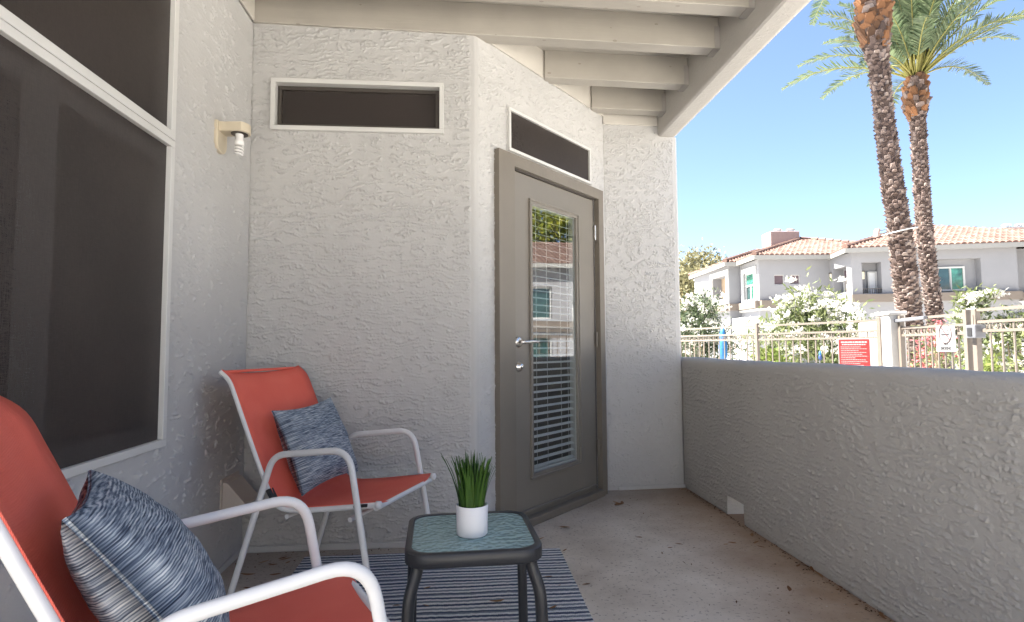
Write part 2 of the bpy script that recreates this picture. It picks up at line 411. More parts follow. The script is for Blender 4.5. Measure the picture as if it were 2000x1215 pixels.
# ------------------------------------------------------------------ trowelled stucco as real relief
_rng = np.random.RandomState(4)
_PERM = np.tile(_rng.permutation(512), 3); _ANG = _rng.rand(512)*2*np.pi; _GX, _GY = np.cos(_ANG), np.sin(_ANG)
def pnoise(x, y, o=0):
    xi, yi = np.floor(x).astype(int), np.floor(y).astype(int); fx, fy = x-xi, y-yi
    u, v = fx*fx*fx*(fx*(fx*6-15)+10), fy*fy*fy*(fy*(fy*6-15)+10)
    def g(a, b):
        h = _PERM[(_PERM[(xi+a+o) & 511]+yi+b) & 511]; return _GX[h]*(fx-a)+_GY[h]*(fy-b)
    return ((g(0, 0)*(1-u)+g(1, 0)*u)*(1-v)+(g(0, 1)*(1-u)+g(1, 1)*u)*v)*1.5
def sstep(a, b, x): t = np.clip((x-a)/(b-a), 0, 1); return t*t*(3-2*t)
def lap_height(s_, z, style, o):
    """height in metres of the plaster above the wall plane"""
    st = dict(back=(.026, .12, .045, .95, .0105, -.45, .55), left=(.042, .10, .05, 1.2, .0095, -.05, .45), door=(.023, .045, .034, 1.4, .0095, -.40, .55), rail=(.027, .16, .060, .60, .0085, -.45, .6))[style]
    sp, lx, lz, am, A, m0, mw = st
    ph = z/sp + am*pnoise(s_/lx, z/lz, o) + .34*pnoise(s_/.020, z/.014, o+7) + .16*pnoise(s_/.009, z/.007, o+13) + 1.3*pnoise(s_/.35, z/.2, o+3)
    f = -ph - np.floor(-ph)
    mask = sstep(m0, m0+mw, pnoise(s_/.055, z/.040, o+21)+.45*pnoise(s_/.25, z/.25, o+33))
    h = A*(.25*f+.75*f**4.5)*(.10+.90*mask)
    pit = sstep(.28, .55, pnoise(s_/.010, z/.009, o+41))*mask
    return h + .0010*pnoise(s_/.09, z/.07, o+51) + .0005*pnoise(s_/.006, z/.006, o+61) - .0030*pit*(f > .45) + .0012
def relief(b, p0, p1, z0, z1, style, holes=(), step=.004, fade=(1, 1, 1, 1), o=0, top=None):
    """displaced plaster skin in front of the sheet from p0 to p1; fade: taper at start, end, bottom, top"""
    p0, p1 = Vector((p0[0], p0[1], 0)), Vector((p1[0], p1[1], 0)); L = (p1-p0).length; d = (p1-p0)/L; nv = Vector((d.y, -d.x, 0))
    n, m = max(2, int(L/step)), max(2, int((z1-z0)/step))
    S_, Z_ = np.meshgrid(np.linspace(0, L, n+1), np.linspace(z0, z1, m+1))
    h = lap_height(S_, Z_, style, o); e = .012
    t = np.ones_like(h)
    if fade[0]: t *= sstep(0, e, S_)
    if fade[1]: t *= sstep(0, e, L-S_)
    if fade[2]: t *= sstep(0, e, Z_-z0)
    if fade[3]: t *= sstep(0, e, z1-Z_)
    h = h*t + .0004
    V = np.empty((m+1, n+1, 3)); V[..., 0] = p0.x+d.x*S_+nv.x*h; V[..., 1] = p0.y+d.y*S_+nv.y*h; V[..., 2] = Z_
    idx = np.arange((m+1)*(n+1)).reshape(m+1, n+1)
    Q = np.stack([idx[:-1, :-1], idx[:-1, 1:], idx[1:, 1:], idx[1:, :-1]], -1)
    keep = np.ones((m, n), bool); sc, zc = (S_[:-1, :-1]+S_[1:, 1:])/2, (Z_[:-1, :-1]+Z_[1:, 1:])/2
    for a, c, e0, e1 in holes: keep &= ~((sc > a) & (sc < c) & (zc > e0) & (zc < e1))
    b.big = getattr(b, 'big', []); b.big.append((V.reshape(-1, 3), Q[keep].reshape(-1, 4)))
    return b
def big_mesh(b, name):
    """the sheets of b plus its relief skins, as one mesh"""
    vs = [np.array(b.v, float).reshape(-1, 3)]; lo = [np.array([i for f in b.f for i in f], int)]; ln = [np.array([len(f) for f in b.f], int)]; sm = [np.array(b.sm, bool)]; off = len(b.v)
    for V, Q in b.big:
        vs.append(V); lo.append(Q.ravel()+off); ln.append(np.full(len(Q), 4)); sm.append(np.ones(len(Q), bool)); off += len(V)
    vs, lo, ln, sm = map(np.concatenate, (vs, lo, ln, sm))
    me = bpy.data.meshes.new(name); me.vertices.add(len(vs)); me.vertices.foreach_set('co', vs.ravel()); me.loops.add(len(lo)); me.loops.foreach_set('vertex_index', lo)
    me.polygons.add(len(ln)); me.polygons.foreach_set('loop_start', np.concatenate([[0], np.cumsum(ln)[:-1]])); me.polygons.foreach_set('use_smooth', sm); me.update(calc_edges=True); me.validate(); return me

# ------------------------------------------------------------------ the patio: measures in metres
XL, YB, XR, YF = -1.0895, 2.96, 1.546, 3.985
A2, D2 = Vector((.0553, YB, 0)), Vector((.9863, 3.955, 0))        # ends of the diagonal door wall
dv = (D2-A2).normalized(); dn = Vector((dv.y, -dv.x, 0)); DL = (D2-A2).length
GZ = -.15                                                          # ground outside
ROOF0, ROOFS = 2.651, -.0186                                       # underside of the rafters over x = .055 and fall per metre
zraf = lambda x: ROOF0 + ROOFS*(x-.0553)

gb = B(); gb.add([(-500, -500, GZ), (500, -500, GZ), (500, 900, GZ), (-500, 900, GZ)], [(0, 1, 2, 3)])
struct(gb.obj('ground', 'ground'))
fb = B(); fb.box((.3, 1.9, -.08), (2.9, 5.0, .16)); struct(fb.obj('patio_floor', 'floor'))

house = thing('patio_house', 'pale grey stucco house wrapped around the covered patio', 'building', (XL, YB, 0))
house_inv = Matrix.Translation((-XL, -YB, 0))
def part(b, name, mat, parent=house, bevel=0.0):
    """child of the house, or of a part of it whose origin is the house's"""
    me = b.mesh(name); me.transform(house_inv)
    return link(name, me, mat, parent, bevel)

# walls (stucco stops at the underside of the rafters, a painted frieze board runs above)
LW = dict(y0=.62, y1=2.1713, z0=.6504, zm0=1.722, zm1=1.80, z1=2.46)
lb = B(); lb.panel((XL, .35), (XL, YB), 0, 2.672, [(LW['y0']-.35, LW['y1']-.35-.015, LW['z0']+.015, LW['z1'], .11)])

relief(lb, (XL, 1.2), (XL, YB), .028, 2.668, 'left', [(-1, LW['y1']-1.2-.010, LW['z0']+.010, LW['z1'])], fade=(0, 1, 1, 0), o=5)
part(lb, 'wall', 'stucco_left')
ww = (XL, -.9883+0, 0)
bb = B()
WN = (-.9883-XL, -.1101-XL, 2.1071, 2.3769)
rad = .022
bb.panel((XL, YB), (A2.x-rad, YB), 0, 2.672, [(WN[0]+.012, WN[1]-.012, WN[2]+.012, WN[3]-.012, .07)])
relief(bb, (XL, YB), (A2.x-rad, YB), .03, 2.66, 'back', [(WN[0]+.02, WN[1]-.02, WN[2]+.02, WN[3]-.02)], .0035, (1, 1, 1, 0))
# rounded outside corner
n0 = Vector((0, -1, 0)); pts = []
a0 = Vector((A2.x-rad, YB, 0)); a1 = A2 + dv*rad
for j in range(7):
    t = j/6; pts.append(a0*(1-t)**2 + A2*2*t*(1-t) + a1*t*t)
for p, q in zip(pts, pts[1:]):
    bb.add([p, q, q+Vector((0, 0, 2.66)), p+Vector((0, 0, 2.66))], [(0, 1, 2, 3)], True)
part(bb, 'wall', 'stucco_back')
T0, T1, DZT = .1484, 1.2843, 2.0754           # outer edges of the door frame along the diagonal wall
S0, S1, DST = .2975, 1.1944, 1.9947           # the door itself
TT0, TT1, TZ0, TZ1 = .2587, 1.1537, 2.0968, 2.3459
db = B(); db.panel(a1, D2, 0, 2.655, [(S0-rad-.02, S1-rad+.02, 0, DST+.02, .12), (TT0-rad+.012, TT1-rad-.012, TZ0+.012, TZ1-.012, .06)])
relief(db, a1, D2, 0.0, 2.64, 'door', [(T0-rad+.02, T1-rad-.02, -1, DZT-.02), (TT0-rad+.012, TT1-rad-.012, TZ0, TZ1-.012)], fade=(1, 1, 0, 0), o=100)
part(db, 'wall', 'stucco_door')
cb = B(); cb.panel(D2, (XR-.03, YF), 0, 2.62)
relief(cb, D2, (XR-.03, YF), .02, 2.60, 'door', (), .004, (1, 1, 1, 0), o=150)
e0 = Vector((XR-.03, YF, 0)); ec = Vector((XR, YF, 0)); e1 = Vector((XR, YF+.03, 0)); pts = [e0*(1-t)**2+ec*2*t*(1-t)+e1*t*t for t in [j/5 for j in range(6)]]
for p, q in zip(pts, pts[1:]): cb.add([p, q, q+Vector((0, 0, 2.515)), p+Vector((0, 0, 2.515))], [(0, 1, 2, 3)], True)
cb.panel(e1, (XR, YF+.45), 0, 2.515)
part(cb, 'wall', 'stucco_door')
# plinth lip where the stucco meets the slab
pb = B(); pb.bar((XL+.013, YB-.006, .015), (A2.x, YB-.006, .015), .012, .03); part(pb, 'plinth', 'stucco_left', bevel=.004)
pb = B(); pb.bar((XL+.006, .36, .015), (XL+.006, YB-.012, .015), .012, .03)
part(pb, 'plinth', 'stucco_left', bevel=.004); pb = B(); pb.bar((D2.x+.07, D2.y-.004, .012), (XR, YF-.006, .012), .012, .024)
part(pb, 'plinth', 'stucco_left', bevel=.004)
# mass of the rest of the house (casts the shade)
mb = B(); mb.box((-4.6, 5.12, 2.7), (6.78, 9.54, 5.7)); mb.box((.17, 7.3, 2.7), (2.74, 5.6, 5.7))
part(mb, 'house_block', 'stucco_left')
rb0 = B(); rb0.box((-4.6, 5.12, 5.62), (7.3, 10.1, .12)); part(rb0, 'eave', 'frieze')

# roof over the patio
def slab(y0, y1, x0, x1, dz0, dz1):
    b = B(); b.prism([(x0, y0, zraf(x0)+dz0), (x1, y0, zraf(x1)+dz0), (x1, y0, zraf(x1)+dz1), (x0, y0, zraf(x0)+dz1)], (0, y1-y0, 0)); return b
part(slab(.3, 4.3, XL-.1, XR+.012, .172, .30), 'roof_deck', 'deck')
XB0, XB1, ZB = 1.397, 1.545, 2.514
bm_ = B()
prof = [(XB0, 2.86), (XB0, ZB+.02), (XB0+.006, ZB+.006), (XB0+.02, ZB), (XB1-.035, ZB), (XB1-.012, ZB+.010), (XB1, ZB+.035), (XB1, 2.86)]
for i in range(len(prof)-1):
    (xa, za), (xb_, zb_) = prof[i], prof[i+1]
    bm_.add([(xa, .3, za), (xb_, .3, zb_), (xb_, YF+.4, zb_), (xa, YF+.4, za)], [(0, 3, 2, 1)], 0 < i < 6)
part(bm_, 'beam', 'stucco_rail')
RAF = [-1.63+.4+.405*k for k in range(-1, 13)]
ry = [2.972-.407*k for k in range(1, 7)]
def rafter(y, x0, x1=XB0-.004):
    b = slab(y, y+.088, x0, x1, 0, .174); r = part(b, 'rafter', 'wood', bevel=.004)
    h = B(); zt = zraf(x1)
    h.box((x1-.012, y+.044, zt-.0035), (.045, .094, .003)); h.box((x1-.012, y-.0035, zt+.06), (.030, .003, .12)); h.box((x1-.012, y+.0915, zt+.06), (.030, .003, .12))
    q = part(h, 'hanger', 'hanger', r)
    return r
rafter(YB-.016, XL+.004)
for y in ry: rafter(y, XL+.024)
for y in (3.385, 3.795):
    t = (y-A2.y)/dv.y; rafter(y, A2.x+dv.x*t+.035)
fz = B()
for p, q in ((Vector((XL, .36, 0)), Vector((XL, YB-.02, 0))), (A2+dv*.08, D2), (D2, Vector((XB0-.005, D2.y+.016, 0)))):
    n = Vector(((q-p).y, -(q-p).x, 0)).normalized()*.014
    za, zb_ = zraf(p.x)+.004, zraf(q.x)+.004
    if p.x == D2.x and p.y == D2.y: za = zb_ = 2.585
    fz = B(); fz.prism([p+Vector((0, 0, za)), p+n+Vector((0, 0, za)), p+n+Vector((0, 0, 2.85)), p+Vector((0, 0, 2.85))], (q-p)+Vector((0, 0, zb_-za)))
    part(fz, 'frieze_board', 'frieze' if q.x != XB0-.005 else 'wood', bevel=.003)

# windows of the patio
def frame_rect(P, s0, s1, z0, z1, w, out, inn):
    """rectangular ring frame; P(s, z, o) gives a point, o = how far it stands out"""
    b = B()
    def bx(a, b_, e, f):
        c = [P(a, e, out), P(b_, e, out), P(b_, f, out), P(a, f, out), P(a, e, inn), P(b_, e, inn), P(b_, f, inn), P(a, f, inn)]
        b.add(c, [(0, 1, 2, 3), (7, 6, 5, 4), (0, 4, 5, 1), (1, 5, 6, 2), (2, 6, 7, 3), (3, 7, 4, 0)])
    bx(s0, s1, z0, z0+w); bx(s0, s1, z1-w, z1); bx(s0, s0+w, z0+w, z1-w); bx(s1-w, s1, z0+w, z1-w)
    return b
def quad(P, s0, s1, z0, z1, o): return B().add([P(s0, z0, o), P(s1, z0, o), P(s1, z1, o), P(s0, z1, o)], [(0, 1, 2, 3)])
def sub_empty(name, label):
    o = bpy.data.objects.new(name, None); COL.objects.link(o); o.parent = house; o.empty_display_size = .1; o['label'] = label; return o
PL = lambda s, z, o=0: Vector((XL+o, s, z))
w1 = sub_empty('window', 'large two-part window with dark sun screens in white frames')
part(frame_rect(PL, LW['y0'], LW['y1'], LW['z0'], 1.762, .026, .022, -.03), 'frame', 'white_frame', w1, .002)
part(frame_rect(PL, LW['y0'], LW['y1'], 1.764, LW['z1']+.02, .030, .022, -.03), 'frame', 'white_frame', w1, .002)
part(quad(PL, LW['y0']+.02, LW['y1']-.02, LW['z0']+.02, 1.745, .004), 'sun_screen', 'screen', w1)
part(quad(PL, LW['y0']+.02, LW['y1']-.02, 1.78, LW['z1'], .004), 'sun_screen', 'screen', w1)
mu = B(); mu.box((XL-.03, 1.575, 1.21), (.04, .075, 1.10)); mu.box((XL-.03, 1.395, .70), (.03, 1.53, .05)); mu.box((XL-.03, 1.395, 1.70), (.03, 1.53, .05))
part(mu, 'mullion', 'vinyl_dark', w1)
sl = B().box((XL-.02, 1.60, 1.21), (.03, .012, 1.08)); part(sl, 'mullion', 'vinyl_dark', w1)
part(quad(PL, LW['y0'], LW['y1'], LW['z0'], LW['z1'], -.055), 'pane', 'glass', w1)
for k in range(21):
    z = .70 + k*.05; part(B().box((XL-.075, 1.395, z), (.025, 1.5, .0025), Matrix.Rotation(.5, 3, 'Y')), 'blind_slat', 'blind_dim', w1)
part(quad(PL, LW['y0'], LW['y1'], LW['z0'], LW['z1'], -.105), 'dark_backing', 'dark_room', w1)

PBk = lambda s, z, o=0: Vector((s, YB-o, z))
w2 = sub_empty('window', 'long low transom window with dark screen in a white frame')
part(frame_rect(PBk, -.9883, -.1101, 2.1071, 2.3769, .023, .026, -.04), 'frame', 'white_frame', w2, .002)
part(quad(PBk, -.97, -.13, 2.12, 2.365, -.022), 'sun_screen', 'screen', w2)
part(frame_rect(PBk, -.962, -.136, 2.134, 2.350, .018, -.012, -.035), 'frame', 'bronze', w2)
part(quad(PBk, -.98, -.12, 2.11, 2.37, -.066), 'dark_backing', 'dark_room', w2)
PD = lambda s, z, o=0: A2 + dv*s + dn*o + Vector((0, 0, z))
w3 = sub_empty('window', 'transom window with brown screen in a thin white frame over the door')
part(frame_rect(PD, TT0, TT1, TZ0, TZ1, .017, .024, -.03), 'frame', 'white_frame', w3, .002)
part(quad(PD, TT0+.012, TT1-.012, TZ0+.012, TZ1-.012, .010), 'sun_screen', 'screen', w3)
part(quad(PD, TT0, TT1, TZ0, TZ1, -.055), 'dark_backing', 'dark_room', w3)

# the door
door = sub_empty('door', 'taupe painted door with a tall glass panel and inside blinds')
jb = B()
for a, b_ in ((T0, S0-.012), (S1+.028, T1)):
    jb.add([PD(a, 0, .038), PD(b_, 0, .038), PD(b_, DZT, .038), PD(a, DZT, .038), PD(a, 0, -.02), PD(b_, 0, -.02), PD(b_, DZT, -.02), PD(a, DZT, -.02)],
           [(0, 1, 2, 3), (0, 3, 7, 4), (1, 5, 6, 2), (3, 2, 6, 7)])
jb.add([PD(S0-.012, DST+.012, .038), PD(S1+.028, DST+.012, .038), PD(S1+.028, DZT, .038), PD(S0-.012, DZT, .038), PD(S0-.012, DST+.012, -.02), PD(S1+.028, DST+.012, -.02), PD(S1+.028, DZT, -.02), PD(S0-.012, DZT, -.02)],
       [(0, 1, 2, 3), (4, 5, 1, 0), (3, 2, 6, 7)])
part(jb, 'door_frame', 'door_frame', door)
st = B()   # dark strip on the hinge side: door stop and painted shadow gap
st.add([PD(S1+.004, 0, .0), PD(S1+.03, 0, .0), PD(S1+.03, DST+.012, .0), PD(S1+.004, DST+.012, .0)], [(0, 1, 2, 3)])
part(st, 'stop_shadow_gap', 'bronze', door)
st = B(); st.add([PD(S0-.014, DST+.004, .012), PD(S1+.03, DST+.004, .012), PD(S1+.03, DST+.014, .022), PD(S0-.014, DST+.014, .022)], [(0, 1, 2, 3)]); part(st, 'weather_strip', 'bronze', door)
G0, G1, GZ0, GZ1 = .487, .955, .285, 1.825     # visible glass
O0, O1, OZ0, OZ1 = .455, 1.000, .240, 1.865    # lite frame
ds = B()
ds.add([PD(S0, 0.012, .006), PD(O0+.01, 0.012, .006), PD(O0+.01, DST, .006), PD(S0, DST, .006)], [(0, 1, 2, 3)])
ds.add([PD(O1-.01, 0.012, .006), PD(S1, 0.012, .006), PD(S1, DST, .006), PD(O1-.01, DST, .006)], [(0, 1, 2, 3)])
ds.add([PD(O0+.01, 0.012, .006), PD(O1-.01, 0.012, .006), PD(O1-.01, OZ0+.01, .006), PD(O0+.01, OZ0+.01, .006)], [(0, 1, 2, 3)])
ds.add([PD(O0+.01, OZ1-.01, .006), PD(O1-.01, OZ1-.01, .006), PD(O1-.01, DST, .006), PD(O0+.01, DST, .006)], [(0, 1, 2, 3)])
ds.add([PD(S0, .012, .006), PD(S0, DST, .006), PD(S0, DST, -.04), PD(S0, .012, -.04), PD(S1, .012, .006), PD(S1, DST, .006), PD(S1, DST, -.04), PD(S1, .012, -.04)], [(0, 1, 2, 3), (7, 6, 5, 4)])
part(ds, 'door_slab', 'door', door)
part(frame_rect(PD, O0, O1, OZ0, OZ1, .013, .020, -.01), 'lite_frame', 'door', door, .004)
part(frame_rect(PD, O0+.011, O1-.011, OZ0+.011, OZ1-.011, .020, .012, -.012), 'lite_frame', 'door', door, .003)
part(quad(PD, O0+.02, O1-.02, OZ0+.02, OZ1-.02, -.004), 'pane', 'glass', door)
slat_me = None
for k in range(36):
    z = OZ0+.055 + k*.0432
    b = B(); c = PD((O0+O1)/2, z, -.030)
    L = (O1-O0)/2-.035; tl = -.50
    for sg, zz, oo in ((0, 0, 0),):
        b.add([c-dv*L-dn*.011-Vector((0, 0, .011*tl)), c+dv*L-dn*.011-Vector((0, 0, .011*tl)), c+dv*L+Vector((0, 0, .0022)), c-dv*L+Vector((0, 0, .0022)), c+dv*L+dn*.011+Vector((0, 0, .011*tl)), c-dv*L+dn*.011+Vector((0, 0, .011*tl))],
              [(0, 1, 2, 3), (3, 2, 4, 5)], True)
    part(b, 'blind_slat', 'blind', door)
for sx in (.10, .21, .36, .44):
    part(B().bar(PD(O0+sx, OZ0+.03, -.017), PD(O0+sx, OZ1-.03, -.017), .0022, .0022), 'blind_cord', 'blind', door)
part(B().bar(PD(O0+.03, OZ0+.035, -.03), PD(O1-.03, OZ0+.035, -.03), .024, .012), 'bottom_rail', 'blind', door)
part(frame_rect(PD, O0+.022, O1-.022, OZ0+.022, OZ1-.022, .012, -.006, -.05), 'spacer', 'vinyl_dark', door)
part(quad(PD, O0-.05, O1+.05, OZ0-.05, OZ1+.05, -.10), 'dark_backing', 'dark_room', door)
part(B().bar(PD(S0-.01, .022, .03), PD(S1+.03, .022, .03), .055, .044), 'threshold', 'door_frame', door, .006)
part(B().bar(PD(S0+.01, .075, .012), PD(S1-.01, .075, .012), .02, .012), 'door_sweep', 'door', door, .004)
mdn = Matrix((dv, Vector((0, 0, 1)), dn)).transposed()
hb = B(); c = PD(.347, 1.022, .006)
hb.lathe([(0, .014), (.020, .013), (.031, .008), (.033, 0)], c, 24, mdn); hb.lathe([(.011, .0), (.011, .048), (0, .05)], c, 16, mdn)
hb.tube(smooth_curve([c+dn*.045, c+dn*.05+dv*.03, c+dn*.05+dv*.08+Vector((0, 0, .003)), c+dn*.046+dv*.125]), [.010]*6+[.0105]*6+[.009]*7, 10)
part(hb, 'lever_handle', 'chrome', door)
hb = B(); c = PD(.352, .884, .006); hb.lathe([(0, .026), (.014, .026), (.018, .022), (.026, .008), (.031, .004), (.031, 0)], c, 24, mdn); hb.box(c+dn*.0275, (.003, .003, .003)); 
part(hb, 'deadbolt', 'chrome', door)
for z in (1.772, 1.042, .322):
    h = B(); h.tube([PD(S1+.007, z-.05, .018), PD(S1+.007, z+.05, .018)], .0075, 8); h.bar(PD(S1+.018, z-.05, .008), PD(S1+.018, z+.05, .008), .018, .003)
    part(h, 'hinge', 'door_frame' if z < 1.7 else 'chrome', door)

# ------------------------------------------------------------------ the low wall on the open side
HY0, HY1, HZ = 3.125, 3.335, .112
def rail_piece(y0, y1, zb):
    """wall with a worn round top, uneven like hand-trowelled stucco"""
    base = [(XR, zb), (XR, .86), (XR+.004, .885), (XR+.016, .902), (XR+.035, .910), (XR+.115, .910), (XR+.135, .902), (XR+.146, .885), (XR+.15, .86), (XR+.15, zb)]
    n = max(2, int((y1-y0)/.04)); vs = []; m = len(base)
    for i in range(n+1):
        y = y0+(y1-y0)*i/n
        for (x, z) in base:
            k = mnoise.noise(Vector((x*4, y*3.1, z*4))); k2 = mnoise.noise(Vector((5+x*9, y*9, z*9)))
            up = 1 if z > .8 else 0
            vs.append((x+(.004*k+.002*k2)*up, y, z+(.006*k+.002*k2)*up if z > zb else z))
    fs = [(i*m+j, i*m+j+1, (i+1)*m+j+1, (i+1)*m+j) for i in range(n) for j in range(m-1)]
    return vs, fs
wb = B()
for y0, y1, zb in ((-.6, HY0, -.15), (HY0, HY1, HZ), (HY1, YF+.4, -.15)):
    v, f = rail_piece(y0, y1, zb); wb.add(v, f, True)
for y, sgn in ((HY0, 1), (HY1, -1)): wb.add([(XR, y, -.15), (XR+.15, y, -.15), (XR+.15, y, HZ), (XR, y, HZ)], [(0, 1, 2, 3)])
wb.add([(XR, HY0, HZ), (XR+.15, HY0, HZ), (XR+.15, HY1, HZ), (XR, HY1, HZ)], [(0, 1, 2, 3)])
relief(wb, (XR, YF-.004), (XR, .9), 0, .862, 'rail', [(YF-.004-HY1, YF-.004-HY0, -1, HZ)], .004, (1, 0, 1, 1), o=200)
low = wb.obj('patio_wall', 'stucco_rail', loc=(XR, 1, 0)); tag(low, 'low rounded-top grey stucco wall with a drain hole at floor level', 'wall')

# ------------------------------------------------------------------ wall lamp and vent hood on the window wall
lamp = thing('wall_lamp', 'almond wall lamp with a bare spiral bulb', 'lamp', (XL, 2.585, 1.93)); lamp.scale = (.78, .85, .85)
b = B(); pr = []
for j in range(13):
    a = -PI/2 + PI*j/12*1; pr.append((0, math.sin(a)*.060*1.0 if 0 else .060*math.cos(PI+PI*j/12), -.085+.0-.0 if 0 else -.03-.055*math.sin(PI*j/12)))
poly = [(0.0, .060, .075), (0.0, -.060, .075)] + [(0.0, p[1], p[2]) for p in pr]
b.prism(poly, (.022, 0, 0)); b.obj('back_plate', 'lamp', lamp, .004)
b = B(); outline = [(.0, .045), (.06, .045)] + [(.115+.058*math.sin(a), .058*math.cos(a)) for a in [0.5+ (PI-1.0)*k/12 for k in range(13)]] + [(.06, -.045), (.0, -.045)]
b.prism([(x, y, .022) for x, y in outline], (0, 0, .050)); b.obj('lamp_arm', 'lamp', lamp, .004)
b = B(); b.lathe([(.045, .0215), (.045, .019), (0, .019)], (.115, 0, 0), 24); b.obj('socket_well', 'bronze', lamp)
b = B(); b.lathe([(.021, .02), (.021, -.012), (.025, -.016), (.025, -.036), (.018, -.040), (0, -.04)], (.115, 0, 0), 20)
hel = [(.115+.019*math.cos(t), .019*math.sin(t), -.042-.0085*t/(2*PI)*1.9) for t in [k*PI/8 for k in range(0, 49)]]
b.tube(hel, .0058, 8); b.obj('bulb', 'bulb', lamp)
vent = thing('vent_hood', 'small taupe sloped vent hood low on the wall in the corner', 'vent', (XL, 2.79, .335))
b = B(); b.prism([(0.001, -.085, .062), (.028, -.085, .055), (.105, -.085, -.035), (.105, -.085, -.05), (.012, -.085, -.062), (0.001, -.085, -.062)], (0, .17, 0)); b.obj('hood', 'vent', vent, .003)
b = B(); b.box((.004, 0, 0), (.008, .20, .15)); b.obj('flange', 'vent', vent, .002)

# ------------------------------------------------------------------ chairs
PROF = [(-.735, .900), (-.688, .862), (-.652, .79), (-.60, .675), (-.535, .535), (-.478, .425), (-.445, .385), (-.395, .372), (-.30, .378), (-.15, .398), (-.012, .418)]
def make_chair(label, loc, rz):
    t = thing('patio_chair', label, 'chair', loc, rz, 'coral sling patio chairs')
    W2, WS = .2635, .240
    pc = smooth_curve([(x, 0, z) for x, z in PROF], 5)
    for sgn in (-1, 1):
        lp = fillet([(-.640, sgn*(W2+.012), 0.008), (-.452, sgn*W2, .582), (-.117, sgn*W2, .618), (-.0, sgn*(W2+.006), .008)], .085, 8)
        o = B().tube(lp, .0128, 12, True, .85, (1, 0, 0)).obj('arm_and_legs', 'white_metal', t)
        for q in (lp[0], lp[-1]): B().lathe([(0, -.008), (.0148, -.008), (.0150, .014), (0, .016)], q, 14).obj('foot_cap', 'white_metal', o)
        r = B().tube([p+Vector((0, sgn*WS, 0)) for p in pc], .0110, 10, True, 1.0, (0, 1, 0)).obj('sling_rail', 'white_metal', t)
        B().lathe([(0, -.002), (.0145, -.002), (.0145, .014), (.010, .018), (0, .018)], pc[-1]+Vector((0, sgn*WS, 0)), 14, Matrix.Rotation(PI/2, 3, 'Y')).obj('end_cap', 'white_metal', r)
        for x, z, tl in ((-.072, .413, -.13), (-.47, .425, 1.0)):
            B().box((x, sgn*(WS+.004), z), (.055 if x > -.2 else .05, .030, .010 if x > -.2 else .014), Matrix.Rotation(tl, 3, 'Y')).obj('strap', 'strap', t, .002)
    b = B(); n = len(pc); NS = 10; vs = []
    for i, p in enumerate(pc):
        d = (pc[min(i+1, n-1)]-pc[max(i-1, 0)]).normalized(); nv = Vector((-d.z, 0, d.x))
        if nv.z < 0: nv = -nv
        if nv.x < 0 and i < 20: nv = -nv
        for j in range(NS+1):
            y = -1+2*j/NS; sag = .016*(1-y*y)
            vs.append(p + Vector((0, y*(WS+.003), 0)) + nv*(.0125*abs(y)**6 - sag*.9))
    fs = [(i*(NS+1)+j, i*(NS+1)+j+1, (i+1)*(NS+1)+j+1, (i+1)*(NS+1)+j) for i in range(n-1) for j in range(NS)]
    s = b.add(vs, fs, True).obj('sling', 'sling', t)
    so = s.modifiers.new('thick', 'SOLIDIFY'); so.thickness = .003; so.offset = 0
    for p, dz in ((pc[-1], -.014), (Vector((-.12, 0, .355)), 0), (Vector((-.40, 0, .345)), 0)):
        B().tube([p+Vector((-.004, -WS, dz)), p+Vector((-.004, WS, dz))], .0095, 8).obj('cross_bar', 'white_metal', t)
    hm = B().tube([pc[0]+Vector((.002, -WS, 0)), pc[0]+Vector((.002, WS, 0))], .006, 8).obj('top_hem', 'sling', t)
    return t
make_chair('coral red sling chair with white frame in the corner by the back wall', (-.226, 2.403, 0), -.373)
make_chair('coral red sling chair with white frame under the large screened window', (-.191, 1.366, 0), .477)

def make_pillow(label, origin, rz, lx, yaw, tilt, roll, size, seed):
    n = 30; h = size/2; b = B(); vs = []
    for side in (1, -1):
        for i in range(n+1):
            for j in range(n+1):
                u, v = -1+2*i/n, -1+2*j/n
                e = max(0, (1-u*u)*(1-v*v)); th = .080*e**.42 + .004
                py = u*(1-.10*(1-v*v)**1.0*abs(u)**2); pz = v*(1-.10*(1-u*u)**1.0*abs(v)**2)
                k = mnoise.noise(Vector((u*2.2+seed, v*2.2, side*3.0)))*.010*e**.3 + mnoise.noise(Vector((u*5+seed, v*5, side)))*.004*e**.3
                sag = -.10*(1-abs(v))*0
                vs.append(((th+k)*side*(1.0 if v < .2 else 1-.25*(v-.2)), py*h, pz*h))
    N1 = (n+1)**2
    fs = []
    for i in range(n):
        for j in range(n):
            a = i*(n+1)+j; q = (a, a+n+1, a+n+2, a+1); fs.append(q); fs.append(tuple(N1+x for x in reversed(q)))
    edge = [i*(n+1) for i in range(n+1)] + [n*(n+1)+j for j in range(1, n+1)] + [i*(n+1)+n for i in range(n-1, -1, -1)] + [j for j in range(n-1, 0, -1)]
    for a, c in zip(edge, edge[1:]+edge[:1]): fs.append((a, c, N1+c, N1+a))
    b.add(vs, fs, True); o = b.obj('throw_pillow', 'pillow')
    Cm = Matrix.Translation(origin) @ Matrix.Rotation(rz, 4, 'Z') @ Matrix.Translation(lx)
    o.matrix_world = Cm @ Matrix.Rotation(yaw, 4, 'Z') @ Matrix.Rotation(tilt, 4, 'Y') @ Matrix.Rotation(roll, 4, 'X')
    tag(o, label, 'pillow', 'navy woven throw pillows'); return o
make_pillow('blue and white woven throw pillow on the chair by the back wall', (-.226, 2.403, 0), -.373, (-.468, .038, .580), -.10, -.40, .07, .37, 1.3)
make_pillow('blue and white woven throw pillow on the chair under the large window', (-.191, 1.366, 0), .477, (-.452, -.03, .590), 0, -.60, 0, .39, 7.7)

